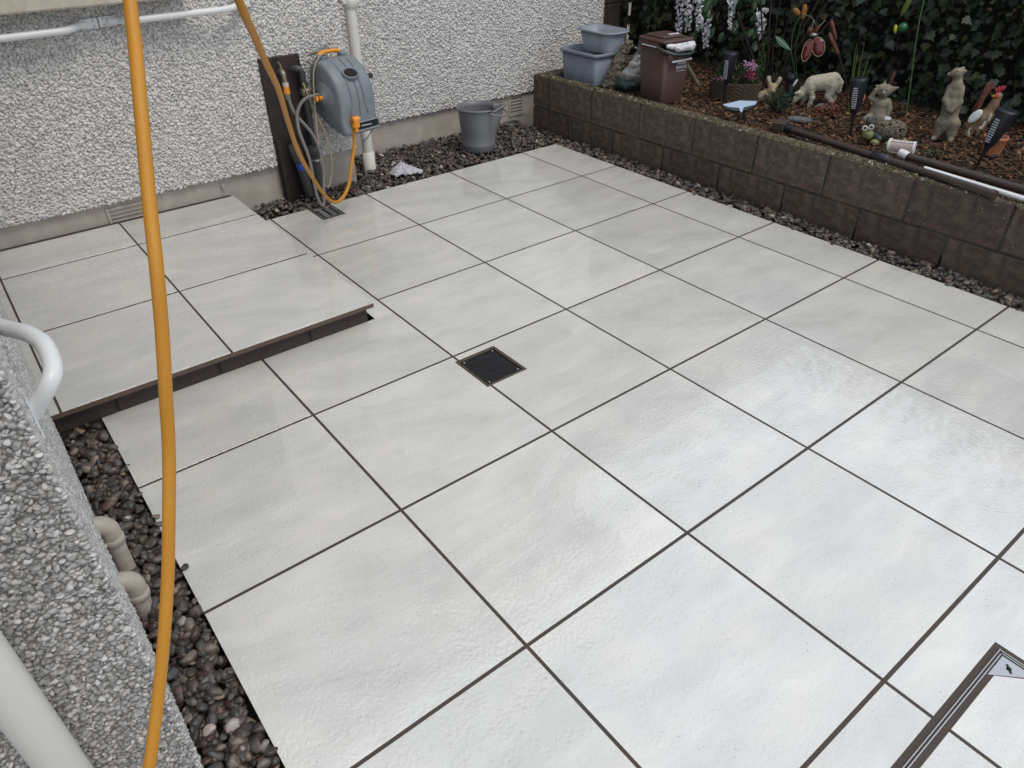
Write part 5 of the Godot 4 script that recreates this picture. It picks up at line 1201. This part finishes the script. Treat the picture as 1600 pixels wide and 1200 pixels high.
	for r in [[5.04, 1.6, 0.92, 1.1], [4.9, 1.62, 0.99, 1.2], [4.75, 1.6, 1.02, 0.9], [4.6, 1.15, 0.86, 0.8], [4.285, 1.6, 1.09, 0.8], [3.86, 1.33, 1.035, 0.7]]:
		xf = []; cols = []
		var n = int((r[1] - r[2]) * 210)
		for k in n:
			var f = k / float(n); var z = lerpf(r[1], r[2], f); var w = 0.045 * r[3] * (1.0 - f * 0.75)
			var a = rng.randf() * TAU
			xf.append(Transform3D(Basis.from_euler(Vector3(rng.randf_range(-0.9, 0.9), a, rng.randf_range(-1.5, 1.5))).scaled(Vector3.ONE * rng.randf_range(0.028, 0.05) * (1.0 - f * 0.45)), W(6.46, r[0] - f * 0.05, z) - at + Vector3(cos(a) * w, 0, sin(a) * w)))
			var v = rng.randf_range(0.45, 0.78); cols.append(Color(v, v, v * 1.04))
		var o = multi(t, "raceme", pet, M.petal, xf, cols)
	xf = []; cols = []
	var wl = ST(); wl.set_smooth_group(0)
	var hf = [Vector2(0, 0), Vector2(0.2, 0.2), Vector2(0.27, 0.45), Vector2(0.17, 0.75), Vector2(0, 1.0)]
	for s in [-1, 1]:
		for k in 4:
			var a = Vector3(hf[k].x * s, hf[k].y, -abs(hf[k].x) * 0.5 - hf[k].y * hf[k].y * 0.15); var b = Vector3(hf[k + 1].x * s, hf[k + 1].y, -abs(hf[k + 1].x) * 0.5 - hf[k + 1].y * hf[k + 1].y * 0.15); var c0 = Vector3(0, hf[k].y, -hf[k].y * hf[k].y * 0.15); var c1 = Vector3(0, hf[k + 1].y, -hf[k + 1].y * hf[k + 1].y * 0.15)
			if s > 0: tri(wl, c0, a, b); tri(wl, c0, b, c1)
			else: tri(wl, c0, b, a); tri(wl, c0, c1, b)
	var wlm = done(wl)
	for k in 46:
		var tip = Vector3(rng.randfn(-0.5, 0.3), -0.7, rng.randfn(0, 0.6)).normalized(); var n = Vector3(-0.8, 0.6, rng.randfn(0.2, 0.4)); var xx = tip.cross(n).normalized(); n = xx.cross(tip)
		var o = sub(t, "leaf", wlm, M["wleaf%d" % (k % 3)])
		o.transform = Transform3D(Basis(xx, tip, n).scaled(Vector3.ONE * rng.randf_range(0.06, 0.10)), W(rng.randf_range(6.52, 6.66), rng.randf_range(3.95, 4.85), rng.randf_range(1.0, 1.6)) - at)
	# yellow flowered sprig
	t = spot("yellow_sprig", "thin sprig of tiny yellow flowers behind the wicker planter", "plant", 6.20, 3.62)
	xf = []; cols = []; stems = ST()
	for k in 9:
		var top = P(-0.03 + k * 0.012 + rng.randfn(0, 0.01), rng.randf_range(0.16, 0.33), rng.randfn(0, 0.02))
		tube(stems, [P(0, -0.02, 0), top * 0.5 + P(0.01, 0, 0), top], 0.0014, 5, false)
		for i in 7:
			xf.append(Transform3D(Basis.from_euler(Vector3(rng.randf() * 3, rng.randf() * 6, 0)).scaled(Vector3.ONE * rng.randf_range(0.006, 0.011)), P(0, -0.02, 0).lerp(top, rng.randf_range(0.6, 1.02)) + Vector3(rng.randfn(), rng.randfn(), rng.randfn()) * 0.008)); cols.append((Color(0.38, 0.34, 0.10) if i < 4 else Color(0.06, 0.09, 0.02)) * rng.randf_range(0.5, 1.1))
	sub(t, "stem", done(stems), M.stem_green); multi(t, "blossom", pet, M.petal, xf, cols)
func ell_path(a, b, y, wob, ph) -> Array:
	var o = []
	for k in 50: o.append(P(cos(TAU * k / 48) * (a + wob * (1 if (k / 1 + ph) % 2 else -1) * 0.5), y, -sin(TAU * k / 48) * (b + wob * (1 if (k + ph) % 2 else -1) * 0.5)))
	return o
func make_poles():
	var A = W(5.19, 2.45, 0.60); var B = W(4.755, 0.46, 0.65)
	var t = thing("fallen_lamp_post", "long dark lamp post lying along the wall, square base at its lamb end", "lamp post", A)
	var d = (B - A)
	sub(t, "post", tubem([P(0, 0, 0), d], 0.0185, 16), M.pole)
	sub(t, "end_cap", tubem([d, d + d.normalized() * 0.02], [0.021, 0.020], 16), M.pole)
	sub(t, "joint_sleeve", tubem([d * 0.47, d * 0.475, d * 0.545, d * 0.55], [0.019, 0.026, 0.026, 0.019], 16), M.solar_black)
	sub(t, "base_collar", tubem([d * -0.035, d * 0.02], [0.026, 0.022], 14), M.solar_black)
	sub(t, "base_block", boxm(d * -0.06, Vector3(0.10, 0.06, 0.07), 0.006, Basis(Vector3.UP, 0.25)), M.riser)
	A = W(5.10, 1.36, 0.655); B = W(4.85, -0.6, 0.68)
	t = thing("lantern_post", "second dark post with white lantern head lying towards the picture edge", "lamp post", A)
	d = B - A; var dn = d.normalized()
	sub(t, "post", tubem([dn * 0.05, d], 0.0185, 16), M.pole)
	var up = Vector3.UP
	var side = dn.cross(up).normalized()
	var lc = P(0, 0.034, 0) - side * 0.012
	var ax = (dn - side * 0.4 + up * 0.04).normalized()
	sub(t, "lantern_end", tubem([lc - ax * 0.062, lc - ax * 0.056, lc - ax * 0.050], [0.030, 0.034, 0.034], 22), M.white)
	var gl = mat(Color(0.75, 0.68, 0.66), 0.4); gl.transparency = BaseMaterial3D.TRANSPARENCY_ALPHA; gl.albedo_color.a = 0.75
	sub(t, "lantern_glass", tubem([lc - ax * 0.0495, lc + ax * 0.055], 0.030, 22), gl)
	sub(t, "lantern_end", tubem([lc + ax * 0.0555, lc + ax * 0.062], 0.031, 22), M.white)
	for k in 3:
		var a = TAU * k / 3 + 0.6; var e = (up * cos(a) + ax.cross(up).normalized() * sin(a)) * 0.0325
		sub(t, "rib", tubem([lc - ax * 0.05 + e, lc + ax * 0.056 + e], 0.0025, 6), M.white)
	sub(t, "neck", tubem([dn * 0.012 + P(0, 0.012, 0), dn * 0.055], [0.024, 0.021], 14), M.white)
	A = W(4.94, 1.05, 0.645); B = W(4.74, -0.55, 0.65)
	t = thing("white_tube", "thin white plastic tube lying between the two dark posts", "tube", A)
	sub(t, "tube", tubem([P(0, 0, 0), B - A], 0.011, 14), M.white)
	t = thing("wooden_cane", "thin wooden cane leaning into the ivy at the picture edge", "cane", W(5.95, 0.55, 0.53))
	sub(t, "cane", tubem([P(0, 0, 0), W(6.75, 0.55, 1.0) - W(5.95, 0.55, 0.53)], 0.005, 8), M.sack)

func _ready():
	rng.seed = 20240
	set_view()
	make_materials()
	for k in 3: M["wleaf%d" % k] = mat([lin(0.025, 0.07, 0.025), lin(0.035, 0.085, 0.03), lin(0.02, 0.055, 0.022)][k], 0.4)
	for k in 4: rocks.append(rock(11 + k, 9, 9, 13, [0.7, 0.62, 0.75, 0.55][k]))
	rocks.append(rock(30, 12, 6, 8, 0.9)); rocks.append(rock(31, 12, 5, 7, 0.95)); rocks.append(rock(32, 10, 5, 7, 0.8)); rocks.append(rock(33, 9, 8, 12, 0.9))
	make_ground(); make_patio(); make_step(); make_house(); make_house_corner(); make_neighbour(); make_bed(); make_gravel(); make_hedge()
	make_drains(); make_rails(); make_pipes(); make_reel(); make_taps(); make_hose(); make_bucket(); make_rag()
	make_boxes(); make_ornaments(); make_stakes(); make_poles()
